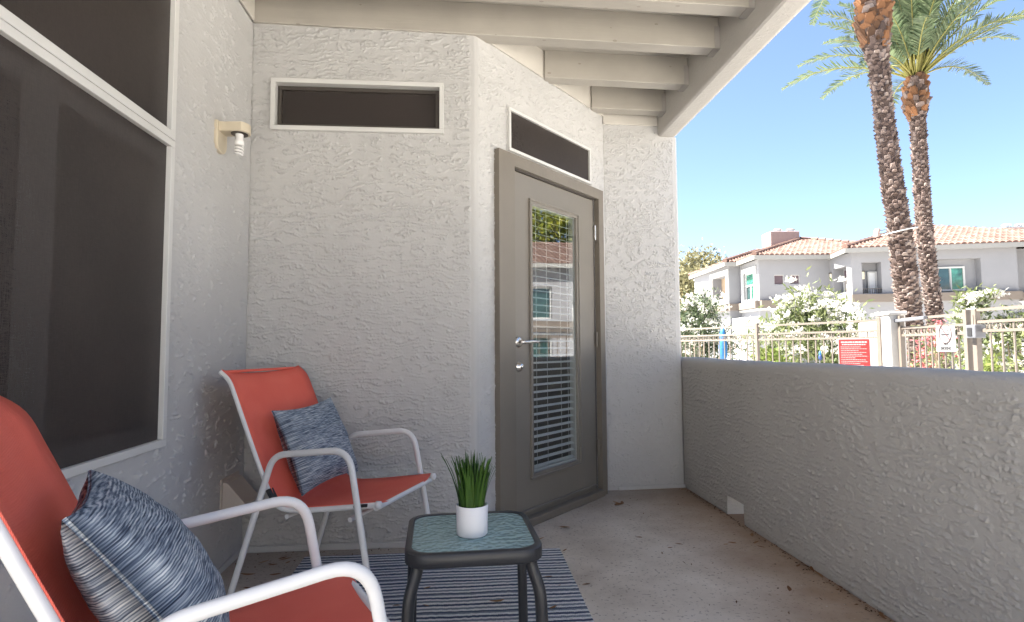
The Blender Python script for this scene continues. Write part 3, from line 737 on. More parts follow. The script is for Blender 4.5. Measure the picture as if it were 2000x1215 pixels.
# ------------------------------------------------------------------ side table
tb = thing('side_table', 'small charcoal metal side table with rippled glass top', 'table', (.019, 1.822, 0), math.radians(3))
def rsq(h, r, n=7):
    out = []
    for sx, sy, a0 in ((1, 1, 0), (-1, 1, PI/2), (-1, -1, PI), (1, -1, 1.5*PI)):
        for k in range(n+1):
            a = a0+PI/2*k/n; out.append((sx*(h-r)+r*math.cos(a), sy*(h-r)+r*math.sin(a)))
    return out
H = .197; ZT = .43
b = B(); rings = [(H-.020, ZT-.004), (H-.018, ZT), (H-.004, ZT), (H, ZT-.004), (H, ZT-.036), (H-.004, ZT-.040), (H-.018, ZT-.040), (H-.020, ZT-.012)]
o_ = [[(x, y, z) for x, y in rsq(h, .065*h/H)] for h, z in rings]; n = len(o_[0])
b.add([p for r_ in o_ for p in r_], [(i*n+k, i*n+(k+1) % n, ((i+1) % 8)*n+(k+1) % n, ((i+1) % 8)*n+k) for i in range(8) for k in range(n)], True)
rim = b.obj('rim', 'black_metal', tb); es = rim.modifiers.new('e', 'EDGE_SPLIT'); es.split_angle = math.radians(50)
g = B(); pl = rsq(H-.0185, .062); g.prism([(x, y, ZT-.008) for x, y in pl], (0, 0, .005)); g.obj('glass_top', 'table_glass', tb)
for sx in (-1, 1):
    for sy in (-1, 1):
        q = H-.030; pts = smooth_curve([(sx*(q-.006), sy*(q-.006), ZT-.036), (sx*(q-.004), sy*(q-.004), ZT-.06), (sx*(q+.012), sy*(q+.012), ZT-.11), (sx*(q+.018), sy*(q+.018), ZT-.16), (sx*(q+.022), sy*(q+.022), ZT-.30), (sx*(q+.024), sy*(q+.024), 0.01)], 5)
        lg = B().tube(pts, .0185, 10, True, .8, (sx, sy, 0)).obj('leg', 'black_metal', tb)
        B().lathe([(0, -.0095), (.019, -.0095), (.019, .012), (0, .012)], pts[-1], 12).obj('foot_cap', 'strap', lg)

# ------------------------------------------------------------------ potted grass
pot = thing('potted_grass', 'white round pot of spiky green artificial grass on the side table', 'plant', (.021, 1.793, ZT-.003))
b = B(); b.lathe([(0, .0), (.0445, 0), (.0475, .004), (.0485, .088), (.0470, .090), (.0445, .088), (.044, .074)], (0, 0, .0005), 36); b.obj('pot', 'pot', pot)
b = B(); b.lathe([(.0442, .076), (.03, .079), (0, .080)], (0, 0, 0), 24); b.obj('soil', 'soil', pot)
blades = []
for k in range(10):
    b = B(); L = .150+.035*rnd.random(); bend = .004+.034*(k/9)**2.0; w = .0030+.0014*rnd.random(); vs = []; ns = 7
    for i in range(ns+1):
        t = i/ns; c = Vector((bend*t*t*1.2, 0, L*(t-.10*bend*12*t*t*t*.25))); ww_ = w*(1-t**2.5)+.0003
        vs += [c+Vector((-.0006, -ww_, 0)), c+Vector((.0008, 0, 0)), c+Vector((-.0006, ww_, 0))]
    b.add(vs, [(i*3+j, i*3+j+1, i*3+j+4, i*3+j+3) for i in range(ns) for j in (0, 1)], True)
    me = b.mesh('blade'); me.materials.append(M['blade']); blades.append(me)
for k in range(165):
    r = .038*math.sqrt(rnd.random()); a = rnd.random()*2*PI
    idx = min(9, max(0, int(rnd.gauss(1.0+5.5*r/.036, 1.8))))
    o = link('grass_blade', blades[idx], None, pot, loc=(r*math.cos(a), r*math.sin(a), .072), rot=(rnd.gauss(0, .05), r/.036*.06+rnd.gauss(0, .035), a+rnd.gauss(0, .35)))
    s_ = .72+.36*rnd.random(); o.scale = (s_, 1.15, s_)

# ------------------------------------------------------------------ rug and fallen leaves
b = B(); nx, ny = 60, 90; X0, X1, Y0, Y1 = -.758, .462, 1.02, 2.852; vs = []
for j in range(ny+1):
    for i in range(nx+1):
        x = X0+(X1-X0)*i/nx; y = Y0+(Y1-Y0)*j/ny
        e = mnoise.noise(Vector((x*3, y*3, 0)))
        xx = x + (.004*mnoise.noise(Vector((0, y*14, 3))) if i in (0, nx) else 0)
        vs.append((xx, y+.004*e, .0075+.0022*e))
b.add(vs, [(j*(nx+1)+i, j*(nx+1)+i+1, (j+1)*(nx+1)+i+1, (j+1)*(nx+1)+i) for j in range(ny) for i in range(nx)], True)
ed = [(i) for i in range(nx+1)] + [j*(nx+1)+nx for j in range(1, ny+1)] + [ny*(nx+1)+i for i in range(nx-1, -1, -1)] + [j*(nx+1) for j in range(ny-1, 0, -1)]
ev = [vs[i] for i in ed]; m_ = len(ev)
b.add(ev+[(x, y, .0006) for x, y, z in ev], [(i, m_+i, m_+(i+1) % m_, (i+1) % m_) for i in range(m_)])
rug = b.obj('rug', 'rug', loc=(-.148, 1.936, 0)); tag(rug, 'flat woven rug striped in navy, white and slate', 'rug')

leaf_me = []
for k in range(6):
    b = B(); n = 7; L = .5; w = .10+.08*rnd.random(); cu = .10+.18*rnd.random(); vs = []
    for i in range(n+1):
        t = i/n; ww_ = w*math.sin(PI*t)**.8+.004; c = Vector(((t-.5), .10*math.sin(t*3+k), cu*(t-.5)**2+.012))
        vs += [c+Vector((0, -ww_, .10*ww_+cu*.25*ww_*2)), c, c+Vector((0, ww_, .05*ww_+cu*.5*ww_*2))]
    b.add(vs, [(i*3+j, i*3+j+1, i*3+j+4, i*3+j+3) for i in range(n) for j in (0, 1)], True)
    me = b.mesh('dry_leaf'); me.materials.append(M['dry_leaf']); leaf_me.append(me)
def dry_leaf(u, v, L, rz, k, where, z=0.003, wd=1.0):
    p = on_floor(u, v, z); o = link('dry_leaf', leaf_me[k % 6], None, loc=p, rot=(rnd.gauss(0, .08), rnd.gauss(0, .08), rz)); o.scale = (L*.85, L*.85*wd, L*.85)
    return tag(o, *where)
SLAB = ('small dry brown leaf lying on the open concrete floor', 'leaf', 'dry leaves on the concrete')
RUGL = ('small dry brown leaf lying on the striped rug', 'leaf', 'dry leaves on the rug')
CORN = ('small dry brown leaf on the floor behind the chair in the corner', 'leaf', 'dry leaves under the corner chair')
EDGE = ('dry brown leaf caught against the foot of the low wall', 'leaf', 'dry leaves along the low wall')
dry_leaf(1210, 986, .10, .5, 0, ('curled tan leaf with a split tip lying in front of the far wall', 'leaf'), wd=1.3)
dry_leaf(1204, 983, .08, 2.2, 3, SLAB); dry_leaf(1214, 982, .07, 1.1, 4, SLAB)
dry_leaf(1103, 1030, .085, -.35, 1, ('dark brown leaf lying near the door threshold', 'leaf'), wd=.9)
for q in ((1055, 1053, .06, .2), (1103, 1075, .05, .6), (1248, 1050, .05, -.8), (1309, 1070, .035, .4), (1326, 1063, .05, -.5), (1430, 1060, .05, .1), (1418, 1063, .03, .1), (1540, 1150, .055, 1.0), (1145, 1141, .05, .1), (1380, 1110, .03, 2)):
    dry_leaf(q[0], q[1], q[2], q[3], int(q[0]), SLAB)
for q in ((970, 1173, .075, .35, 1.2), (834, 1148, .04, .8, 1), (1070, 1127, .055, 0, 1), (1080, 1186, .045, .3, 1), (1092, 1143, .03, 1, 1), (832, 1183, .04, -.4, 1), (775, 1183, .04, .2, 1)):
    dry_leaf(q[0], q[1], q[2], q[3], int(q[1]), RUGL, .011, q[4])
for q in ((515, 1098, .07, .7), (533, 1103, .05, -.3), (557, 1093, .07, .3), (562, 1099, .06, 1.2), (484, 1121, .08, .1), (538, 1122, .06, .1), (485, 1149, .05, .2), (552, 1090, .05, .5)):
    dry_leaf(q[0], q[1], q[2], q[3], int(q[1]+q[0]), CORN)
for q in ((1470, 1045, .07, 1.3), (1478, 1060, .06, .6), (1487, 1068, .05, 2), (1588, 1112, .07, 1.2), (1598, 1123, .09, 1.5), (1640, 1147, .06, 1.3), (1560, 1105, .05, .9), (1335, 957, .07, .4), (1725, 1203, .06, 1.2)):
    dry_leaf(q[0], q[1], q[2], q[3], int(q[1]+q[0]), EDGE, .006)
b = B()
for k in range(900):
    y = rnd.uniform(.6, 3.95); x = XR-.004-abs(rnd.gauss(0, .022)) if k < 650 else XR-abs(rnd.gauss(0, .35))
    if k > 820: x, y = rnd.uniform(XL+.03, -.2), YB-.02-abs(rnd.gauss(0, .12))
    s_ = rnd.uniform(.0015, .006); a = rnd.random()*PI; c = Vector((min(x, XR-.003), y, .002+rnd.random()*.003)); d1 = Vector((math.cos(a), math.sin(a), rnd.gauss(0, .2)))*s_*1.8; d2 = Vector((-math.sin(a), math.cos(a), rnd.gauss(0, .3)))*s_*.6
    b.add([c-d1, c+d2, c+d1, c-d2], [(0, 1, 2, 3)])
dbr = b.obj('leaf_debris', 'debris'); stuff(dbr); tag(dbr, 'crumbs of dry leaf and dirt gathered along the patio walls', 'debris')

# ================================================================== outdoors
TOPZ = 1.32                                      # top rail of the pool fence
def ctr(u, d): return lat((u-1000)/FPX*d, d)
FA, FBp = ctr(1325, 11.35), ctr(1722, 7.42)       # left run of the fence
GA, GB_ = ctr(1757, 7.2), ctr(1893, 5.92)         # gate
FC, FD = ctr(1902, 5.85), lat(4.5, -6)            # right run
def fence_run(label, p, q, posts, gap=.135, rings=True, name='pool_fence', cat='fence', group=None, rails=(0, -.135, -.225, -1.25), post_top=.03):
    t = thing(name, label, cat, (p.x, p.y, GZ), group=group)
    inv = Vector((p.x, p.y, GZ)); L = (q-p).length; d = (q-p)/L
    P = lambda s, z: Vector((0, 0, z-GZ)) + d*s
    for r in rails: B().bar(P(0, TOPZ+r-.014), P(L, TOPZ+r-.014), .028, .028).obj('rail', 'fence', t)
    for s_ in posts: B().box(P(s_, (TOPZ+post_top+GZ)/2), (.055, .055, TOPZ+post_top-GZ), Matrix((d, Vector((-d.y, d.x, 0)), Vector((0, 0, 1)))).transposed()).obj('post', 'fence', t, .004)
    n = int(L/gap)
    me = None
    for i in range(n):
        s_ = (i+.5)*L/n
        if any(abs(s_-k) < .05 for k in posts): continue
        z1 = TOPZ+rails[1]-.01
        if me is None:
            me = B().box((0, 0, (z1+GZ+.06)/2-GZ), (.014, .014, z1-GZ-.06)).mesh('picket'); me.materials.append(M['fence'])
        link('picket', me, None, t, loc=d*s_, rot=(0, 0, math.atan2(d.y, d.x)))
    if rings:
        me = None
        for i in range(n):
            s_ = (i+1)*L/n
            if me is None:
                me = B().tube([(.033*math.cos(a), 0, .033*math.sin(a)) for a in [2*PI*k/12 for k in range(13)]], .006, 5, False, side=(0, 1, 0)).mesh('ring'); me.materials.append(M['fence'])
            link('ring', me, None, t, loc=d*s_+Vector((0, 0, TOPZ+(rails[1]+rails[2])/2-.014-GZ)), rot=(0, 0, math.atan2(d.y, d.x)))
    return t
L1 = (FBp-FA).length
def s_at(u, p, q):                                # distance along a run where image column u meets it
    n = Vector((-(q-p).y, (q-p).x, 0)); x = on_plane(u, 665, p, n); return (Vector((x.x, x.y, 0))-p).length
fence_run('tan metal pool fence with a ring band, left of the white pillar', FA, FBp, [s_at(1479, FA, FBp), L1-.03, s_at(1479, FA, FBp)-2.05])
fence_run('tan metal pool fence carrying the lock box, beyond the gate', FC, FD, [.03, 1.95, 3.9, 5.85, 7.8, 9.7], rails=(.03, -.09, -.18, -1.25))
gate = fence_run('tan metal pool gate with a white no smoking sign', GA, GB_, [.03, (GB_-GA).length-.03], name='pool_gate', cat='gate', rings=True, rails=(0, -.11, -.20, -1.25), gap=.115)
gd = (GB_-GA).normalized(); gn = Vector((gd.y, -gd.x, 0))
if gn.dot(CAM-GA) < 0: gn = -gn
# gate closer arm
b = B(); b.bar(Vector((0, 0, TOPZ-GZ-.035))+gn*.04-gd*.12, gd*.62+Vector((0, 0, TOPZ-GZ-.02))+gn*.04, .045, .04); b.obj('closer', 'steel', gate, .006)
# lock box on its post
lk = thing('lock_box', 'grey steel lock box fixed on the post beside the pool gate', 'lock', ctr(1905, 5.8)+Vector((0, 0, TOPZ-.20)), math.atan2(gd.y, gd.x))
b = B(); b.box((0, 0, 0), (.14, .10, .135)); b.obj('case', 'steel', lk, .006)
b = B(); 
side = -1 if (Matrix.Rotation(lk.rotation_euler.z, 3, 'Z') @ Vector((0, 1, 0))).dot(gn) < 0 else 1
b.box((-.01, side*.052, -.005), (.065, .006, .085)); b.obj('keyhole_plate', 'strap', lk)
b = B(); b.bar((-.03, 0, .07), (-.03, 0, .17), .03, .02); b.obj('latch_rod', 'fence', lk)

# white pillar and garden wall
pil = thing('stucco_pillar', 'white stucco pillar between the pool fence and the gate', 'pillar', ctr(1741, 7.35)+Vector((0, 0, GZ)), math.radians(-12))
b = B(); b.box((0, 0, .76), (.20, .30, 1.52)); b.obj('shaft', 'pillar', pil, .02)
b = B(); b.box((0, 0, 1.535), (.23, .33, .05)); b.obj('cap', 'pillar', pil, .015)
gw0, gw1 = ctr(1688, 9.0), ctr(1736, 8.2)
b = B(); b.bar(Vector((0, 0, .73)), (gw1-gw0)+Vector((0, 0, .73)), .2, 1.50); gw = b.obj('garden_wall', 'pillar', None, .03); gw.location = gw0+Vector((0, 0, GZ)); tag(gw, 'short white stucco wall joining the pillar behind the pool fence', 'wall')

# signs
def text_mesh(body, size, mat, font_bold=0.0):
    cu = bpy.data.curves.new('t', 'FONT'); cu.body = body; cu.size = size; cu.align_x = 'CENTER'; cu.align_y = 'CENTER'; cu.extrude = .0008; cu.offset = font_bold; cu.resolution_u = 3
    o = bpy.data.objects.new('t', cu); COL.objects.link(o); bpy.context.view_layer.update()
    me = bpy.data.meshes.new_from_object(o); bpy.data.objects.remove(o); me.materials.clear(); me.materials.append(M[mat]); return me
def sign_root(name, label, u, v, p, q, out):
    d = (q-p).normalized(); n = Vector((d.y, -d.x, 0))
    if n.dot(CAM-p) < 0: n = -n
    c = on_plane(u, v, p+n*out, n); o = thing(name, label, 'sign', c)
    x = Vector((0, 0, 1)).cross(n); o.rotation_euler = Matrix((x, Vector((0, 0, 1)), n)).transposed().to_euler(); return o
rs = sign_root('pool_rules_sign', 'red sign with white text lines wired to the pool fence', 1668.5, 690, FA, FBp, .03)
wA = .205*2; hA = .46; RW = (on_plane(1700, 690, FA, Vector((-(FBp-FA).y, (FBp-FA).x, 0)))-on_plane(1637, 690, FA, Vector((-(FBp-FA).y, (FBp-FA).x, 0)))).length
def rr(w, h, r, z, t): 
    out = []
    for sx, sy, a0 in ((1, 1, 0), (-1, 1, PI/2), (-1, -1, PI), (1, -1, 1.5*PI)):
        for k in range(5):
            a = a0+PI/2*k/4; out.append((sx*(w/2-r)+r*math.cos(a), sy*(h/2-r)+r*math.sin(a), z))
    return B().prism(out, (0, 0, t))
SH = .40
rr(RW, SH, .018, 0, .003).obj('panel', 'sign_white', rs); rr(RW-.024, SH-.024, .012, .0034, .001).obj('face', 'sign_red', rs)
lines = [(.150, .80, .026), (.118, .74, .020)] + [(.085-.0245*k, [.62, .80, .55, .78, .66, .80, .45, .76, .82, .6, .7][k], .009) for k in range(11)]
for y, fr, hh in lines:
    b = B(); x = -fr*RW/2 if hh > .015 else -.41*RW; x1 = x+fr*RW
    while x < x1:
        wl = rnd.uniform(.010, .040)*(1.3 if hh > .015 else 1); b.box(((x+min(x+wl, x1))/2, y, .0048), (max(.004, min(wl, x1-x)), hh*.75, .0008)); x += wl+(.007 if hh > .015 else .005)
    b.obj('text_line', 'sign_white', rs)
ns = sign_root('no_smoking_sign', 'white no smoking sign hung on the pool gate', 1847.5, 662, GA, GB_, .03)
gnp = Vector((-(GB_-GA).y, (GB_-GA).x, 0)); NW = (on_plane(1866, 662, GA, gnp)-on_plane(1829, 662, GA, gnp)).length; NH = on_plane(1848, 637, GA, gnp).z-on_plane(1848, 687, GA, gnp).z
rr(NW, NH, .012, 0, .003).obj('panel', 'sign_white', ns)
RR = NW*.32; cy = NH*.21
b = B(); b.tube([(RR*math.cos(a), cy+RR*math.sin(a), .005) for a in [2*PI*k/40 for k in range(41)]], .0055, 6, False, .4, (0, 0, 1)); b.box((0, cy, .005), (2*RR, .010, .002), Matrix.Rotation(-PI/4, 3, 'Z')); b.obj('prohibition_ring', 'sign_ring', ns)
b = B(); b.box((-.006, cy-.012, .0042), (RR*1.25, .014, .0015)); b.tube(smooth_curve([(RR*.45, cy-.002, .0045), (RR*.5, cy+.014, .0045), (RR*.36, cy+.024, .0045), (RR*.42, cy+.038, .0045)], 4), .0025, 5); b.obj('cigarette', 'sign_ink', ns)
for txt, y in (('NO', -NH*.20), ('SMOKING', -NH*.37)):
    o = link('lettering', text_mesh(txt, NH*.155, 'sign_ink', .0012), None, ns, loc=(0, y, .0042)); o.scale = (.92 if txt == 'SMOKING' else 1, 1, 1)

# blue folded umbrella and the small navy thing behind the fence
ub = at(1412, 673, 12.6); um = thing('folded_umbrella', 'bright blue folded umbrella standing behind the pool fence', 'umbrella', (ub.x, ub.y, GZ))
zt = at(1412, 640, 12.6).z-GZ
B().lathe([(.0, zt), (.035, zt-.02), (.055, zt-.10), (.075, zt-.22), (.080, zt-.26), (.095, zt-.40), (.090, zt-.60), (.06, zt-.72), (.02, zt-.74)], (0, 0, 0), 9).obj('canopy', 'umbrella', um)
B().lathe([(.084, zt-.235), (.088, zt-.25), (.084, zt-.275)], (0, 0, 0), 12).obj('tie_band', 'navy', um)
B().tube([(0, 0, 0), (0, 0, zt-.5)], .018, 8).obj('pole', 'white_metal', um)
B().lathe([(0, 0), (.22, 0), (.22, .05), (.05, .07), (.03, .10)], (0, 0, 0), 20).obj('base', 'galv', um)
nv_ = at(1602, 697, 11.8); nb = thing('hanging_towel', 'small navy and pale blue cloth hanging behind the pool fence', 'towel', (nv_.x, nv_.y, GZ))
zz = nv_.z-GZ
b = B(); b.lathe([(.0, zz+.05), (.022, zz+.04), (.034, zz), (.036, zz-.03), (.03, zz-.06), (0, zz-.07)], (0, 0, 0), 10); b.obj('cloth', 'navy', nb)
b = B(); b.lathe([(.0, zz+.12), (.018, zz+.115), (.024, zz+.05), (.022, zz+.04)], (.0, 0, 0), 10); b.obj('upper_cloth', 'umbrella', nb)
b = B(); b.tube([(0, .02, 0), (0, .02, zz+.1)], .012, 8); b.obj('hook_post', 'steel', nb)

# ------------------------------------------------------------------ far buildings
def tiled_slope(p0, p1, inn, run, zeave, pitch, tmax, w=.235, course=.40):
    """rows of barrel tiles as real half-round shells"""
    L = (p1-p0).length; d = (p1-p0)/L; n = int(L/w); b = B(); sl = math.sqrt(1+pitch*pitch)
    for i in range(n):
        s_ = (i+.5)*L/n; T = tmax(s_, L)
        if T < .25: continue
        t = -.04; k = 0
        while t < T-.02:
            t2 = min(t+course+.05, T); lo, hi = .045+.012*rnd.random(), .025
            vs = []
            for tt, lift in ((t, lo), (t2, hi)):
                for a in (0, PI*.25, PI*.5, PI*.75, PI):
                    vs.append(p0 + d*(s_+math.cos(a)*w*.46) + inn*tt + Vector((0, 0, zeave+pitch*tt+lift-.03+math.sin(a)*w*.34)))
            b.add(vs, [(j, j+1, j+6, j+5) for j in range(4)] + [(4, 3, 2, 1, 0)], False); t += course
    return b
def hip_roof(parent, org, x0, x1, y0, y1, z, pitch, ov=.35, tiles=('front', 'left'), axis=None):
    """org: function (x, y) -> world xy vector; hip roof over a rectangle"""
    X0, X1, Y0, Y1 = x0-ov, x1+ov, y0-ov, y1+ov
    r = min(X1-X0, Y1-Y0)/2; h = r*pitch
    if X1-X0 >= Y1-Y0: ra, rb_ = (X0+r, Y0+r), (X1-r, Y0+r)
    else: ra, rb_ = (X0+r, Y0+r), (X0+r, Y1-r)
    V = lambda p, zz: org(*p)+Vector((0, 0, zz))
    a, b_, c, d = (X0, Y0), (X1, Y0), (X1, Y1), (X0, Y1)
    bb_ = B()
    vs = [V(a, z), V(b_, z), V(c, z), V(d, z), V(ra, z+h), V(rb_, z+h)]
    if X1-X0 >= Y1-Y0: fs = [(0, 1, 5, 4), (1, 2, 5), (2, 3, 4, 5), (3, 0, 4)]
    else: fs = [(0, 1, 4), (1, 2, 5, 4), (2, 3, 5), (3, 0, 4, 5)]
    bb_.add(vs, fs+[(3, 2, 1, 0)]); ro = child(bb_, 'roof', 'tile', parent)
    fa = B()
    for p, q in ((a, b_), (b_, c), (c, d), (d, a)): fa.bar(V(p, z-.10), V(q, z-.10), .06, .20)
    child(fa, 'fascia', 'fascia', parent)
    mk = {'front': (a, b_, (0, 1)), 'left': (d, a, (1, 0)), 'right': (b_, c, (-1, 0))}
    for nme in tiles:
        p, q, i_ = mk[nme]; P0, P1 = V(p, 0), V(q, 0); inn = (org(*i_)-org(0, 0)).normalized()
        tb_ = tiled_slope(P0, P1, inn, r, z, pitch, lambda s_, L: min(r, s_, L-s_))
        o = child(tb_, 'roof_tiles', 'tile', ro); stuff(o)
    rt = B()
    for p, q in ((a, ra), (b_, rb_), (ra, rb_)) + (((d, ra),) if X1-X0 >= Y1-Y0 else ((d, rb_),)):
        A_, B_ = V(p, z if p not in (ra, rb_) else z+h), V(q, z+h); n = max(1, int((B_-A_).length/.36)) if (B_-A_).length > .1 else 0
        for i in range(n):
            s0 = A_+(B_-A_)*(i/n); s1 = A_+(B_-A_)*min(1, (i+1.12)/n); rt.tube([s0+Vector((0, 0, .075)), s1+Vector((0, 0, .05))], [.125, .095], 8, True)
    if rt.v: stuff(child(rt, 'ridge_tiles', 'tile', ro))
    return ro
ORG = {}
def child(b, name, mat, parent, bevel=0.0):
    root = parent
    while root.parent is not None: root = root.parent
    me = b.mesh(name); me.transform(Matrix.Translation(-root.location))
    return link(name, me, mat, parent, bevel)
org0 = lambda x, y: lat(x, y)
apt = thing('apartment_building', 'two-storey grey apartment building with clay tile roof beyond the pool fence', 'building', lat(15, 27, GZ))
ZE = 5.05
def emp(name, root):
    o = bpy.data.objects.new(name, None); COL.objects.link(o); o.parent = root; o.empty_display_size = .1; return o
def face_frame(p0, p1):
    L = (p1-p0).length; d = (p1-p0)/L; nv = Vector((d.y, -d.x, 0))
    return (lambda s_, z, o=0: p0+d*s_+nv*o+Vector((0, 0, z))), L, d, nv
def su(u, v, p0, p1):                            # (distance along face, height) of a photograph pixel on a face
    d = (p1-p0).normalized(); nv = Vector((d.y, -d.x, 0)); x = on_plane(u, v, p0, nv); return (Vector((x.x, x.y, 0))-p0).dot(d), x.z
def rect(p0, p1, u0, u1, v0, v1):                # rectangle on a face from pixel bounds (rows read at its middle)
    s0, _ = su(u0, 540, p0, p1); s1, _ = su(u1, 540, p0, p1); um_ = (u0+u1)/2
    return s0, s1, su(um_, v1, p0, p1)[1], su(um_, v0, p0, p1)[1]
K = [lat(10.9, 34), lat(11.1, 29.1), lat(11.68, 29.1), lat(11.72, 27), lat(15.08, 27), lat(15.02, 25.15), lat(21.25, 23.9), lat(21.3, 24.5), lat(25.5, 23.8), lat(25.6, 36)]
FACES = list(zip(K, K[1:]))
def facade(i, holes): 
    b = B(); p, q = FACES[i]; b.panel((p.x, p.y), (q.x, q.y), GZ, ZE, holes); return child(b, 'wall', 'far_wall', apt)
def window(i, r, depth, sash=True, mats=('far_glass', 'green_glass'), wname='window', fw=.07, horiz=None, trim=False):
    p, q = FACES[i]; P, L, d, nv = face_frame(p, q); s0, s1, z0, z1 = r; w = emp(wname, apt)
    child(frame_rect(P, s0, s1, z0, z1, fw, -depth+.05, -depth-.03), 'frame', 'far_trim', w)
    zt_ = z1
    if horiz:
        child(quad(P, s0, s1, horiz, z1, -depth), 'pane', mats[1], w); zt_ = horiz
        child(B().bar(P(s0, horiz, -depth+.02), P(s1, horiz, -depth+.02), .05, .08), 'transom_bar', 'far_trim', w)
    mid = (s0+s1)/2
    if sash:
        child(quad(P, s0, mid, z0, zt_, -depth), 'pane', mats[0], w); child(quad(P, mid, s1, z0, zt_, -depth), 'pane', mats[1], w)
        child(B().bar(P(mid, z0, -depth+.02), P(mid, zt_, -depth+.02), .05, .07), 'mullion', 'far_trim', w)
    elif not horiz: child(quad(P, s0, s1, z0, z1, -depth), 'pane', mats[0], w)
    return w
def surround(i, r, w=.20, out=.06):
    p, q = FACES[i]; P, *_ = face_frame(p, q); child(frame_rect(P, r[0]-w, r[1]+w, r[2]-w*.3, r[3]+w, w, out, -.02), 'window_surround', 'far_trim', apt)
# face 0: angled end with a tan recess
r0 = rect(*FACES[0], 1392, 1423, 541, 593); r0 = (max(.4, r0[0]), min(4.6, r0[1]), r0[2], r0[3]); facade(0, [r0+(.5,)]); surround(0, r0, .28)
P, *_ = face_frame(*FACES[0]); child(quad(P, r0[0], r0[1], r0[2], r0[3], -.48), 'recess_wall', 'tan_recess', apt)
facade(1, [])
r2 = rect(*FACES[2], 1454, 1478, 532, 592); r2 = (.45, 1.62, r2[2], r2[3]); facade(2, [r2+(.12,)]); window(2, r2, .10, horiz=r2[2]+(r2[3]-r2[2])*.58); surround(2, r2, .24)
ra_, rb__ = rect(*FACES[3], 1512, 1531, 537, 556), rect(*FACES[3], 1543, 1562, 537, 555)
facade(3, [ra_+(.10,), rb__+(.10,)])
for r in (ra_, rb__): window(3, r, .08, False, ('far_screen',), fw=.02)
# face 4: porch with a door in the face that looks left
r4 = (.30, 1.45, rect(*FACES[3], 1600, 1610, 515, 576)[2], ZE-.55); facade(4, [r4+(.5,)])
P, *_ = face_frame(*FACES[4]); dr = emp('door', apt)
child(quad(P, r4[0], r4[1], r4[2], r4[3], -.48), 'recess_wall', 'far_wall', apt)
child(frame_rect(P, r4[0]+.1, r4[1]-.15, r4[2], r4[3]-.45, .06, -.40, -.46), 'frame', 'far_trim', dr); child(quad(P, r4[0]+.15, r4[1]-.2, r4[2], r4[3]-.5, -.44), 'slab', 'far_door', dr)
child(quad(P, r4[0]+.15, r4[1]-.2, r4[3]-.40, r4[3]-.10, -.44), 'transom', 'far_screen', dr)
# face 5: long front with a balcony recess and a window recess
r5 = rect(*FACES[5], 1684, 1722, 512, 573); r6 = rect(*FACES[5], 1828, 1917, 505, 570); r6w = rect(*FACES[5], 1836, 1893, 519, 567)
facade(5, [r5+(.6,), r6+(.40,)])
P, *_ = face_frame(*FACES[5])
child(quad(P, r5[0], r5[1], r5[2], r5[3], -.58), 'recess_wall', 'far_wall', apt)
dr = emp('door', apt); child(quad(P, r5[0]+.45, r5[1]-.05, r5[2], r5[3]-.42, -.54), 'slab', 'pale_door', dr); child(frame_rect(P, r5[0]+.40, r5[1]-.0, r5[2]-.1, r5[3]-.36, .06, -.49, -.56), 'frame', 'far_trim', dr)
for k in range(9): child(B().bar(P(r5[0]+(k+.5)*(r5[1]-r5[0])/9, r5[2], -.03), P(r5[0]+(k+.5)*(r5[1]-r5[0])/9, r5[2]+.20, -.03), .02, .02), 'balcony_bar', 'bronze', apt)
child(B().bar(P(r5[0], r5[2]+.21, -.03), P(r5[1], r5[2]+.21, -.03), .03, .03), 'balcony_rail', 'bronze', apt)
child(quad(P, r6[0], r6[1], r6[2], r6[3], -.39), 'recess_wall', 'far_wall', apt)
window(5, r6w, .35, True, ('far_glass', 'green_glass'))
facade(6, []); facade(7, []); facade(8, [])
# taupe bands
for i, z in ((0, None), (1, None), (2, None), (3, None), (5, None), (7, None)):
    p, q = FACES[i]; P, L, d, nv = face_frame(p, q); a, e = (0, L)
    zt_ = su(1450, 592, *FACES[2])[1] if i < 4 else rect(*FACES[5], 1900, 1950, 569, 585)[3]
    if i == 3: e = 1.0
    if i == 0: a = .3
    child(B().bar(P(a-(.08 if i in (1, 5) else 0), zt_-.20, .08), P(e, zt_-.20, .08), .28, .34), 'taupe_band', 'far_band', apt)
    if i in (2, 3): child(B().bar(P(a, zt_-.44, .02), P(e, zt_-.44, .02), .2, .10), 'band_moulding', 'far_trim', apt)
p, q = FACES[2]; P, L, d, nv = face_frame(p, q)
# lower storey: white bay under the left window
child(B().box(lat(11.55, 27.9, 1.2), (1.0, 1.6, 2.2), Matrix.Rotation(-YAW, 3, 'Z')), 'lower_bay', 'far_trim', apt)
for i, (u, v) in ((3, (1624, 542)), (5, (1694, 536))):
    c = on_plane(u, v, FACES[i][0]+Vector((0, 0, 0)), Vector(((FACES[i][1]-FACES[i][0]).y, -(FACES[i][1]-FACES[i][0]).x, 0)))
    if i == 5: c = c + Fh*.5
    l_ = emp('porch_lamp', apt); child(B().box(c-Fh*.08, (.20, .14, .34)), 'lamp_body', 'lamp_glass', l_, .02); child(B().box(c-Fh*.08+Vector((0, 0, .19)), (.24, .18, .05)), 'lamp_top', 'bronze', l_)
hip_roof(apt, org0, 11.12, 17.5, 29.1, 34.2, ZE+.12, .34, tiles=('front', 'left'))
hip_roof(apt, org0, 11.72, 20.5, 27.0, 35.2, ZE+.14, .34, tiles=('front', 'left'))
ang = math.atan2(23.9-25.15, 21.25-15.02)
def orgC(x, y): return lat(15.02+x*math.cos(ang)-y*math.sin(ang), 25.15+x*math.sin(ang)+y*math.cos(ang))
hip_roof(apt, orgC, 0, 10.6, 0, 12.6, ZE+.14, .34, tiles=('front', 'left'))
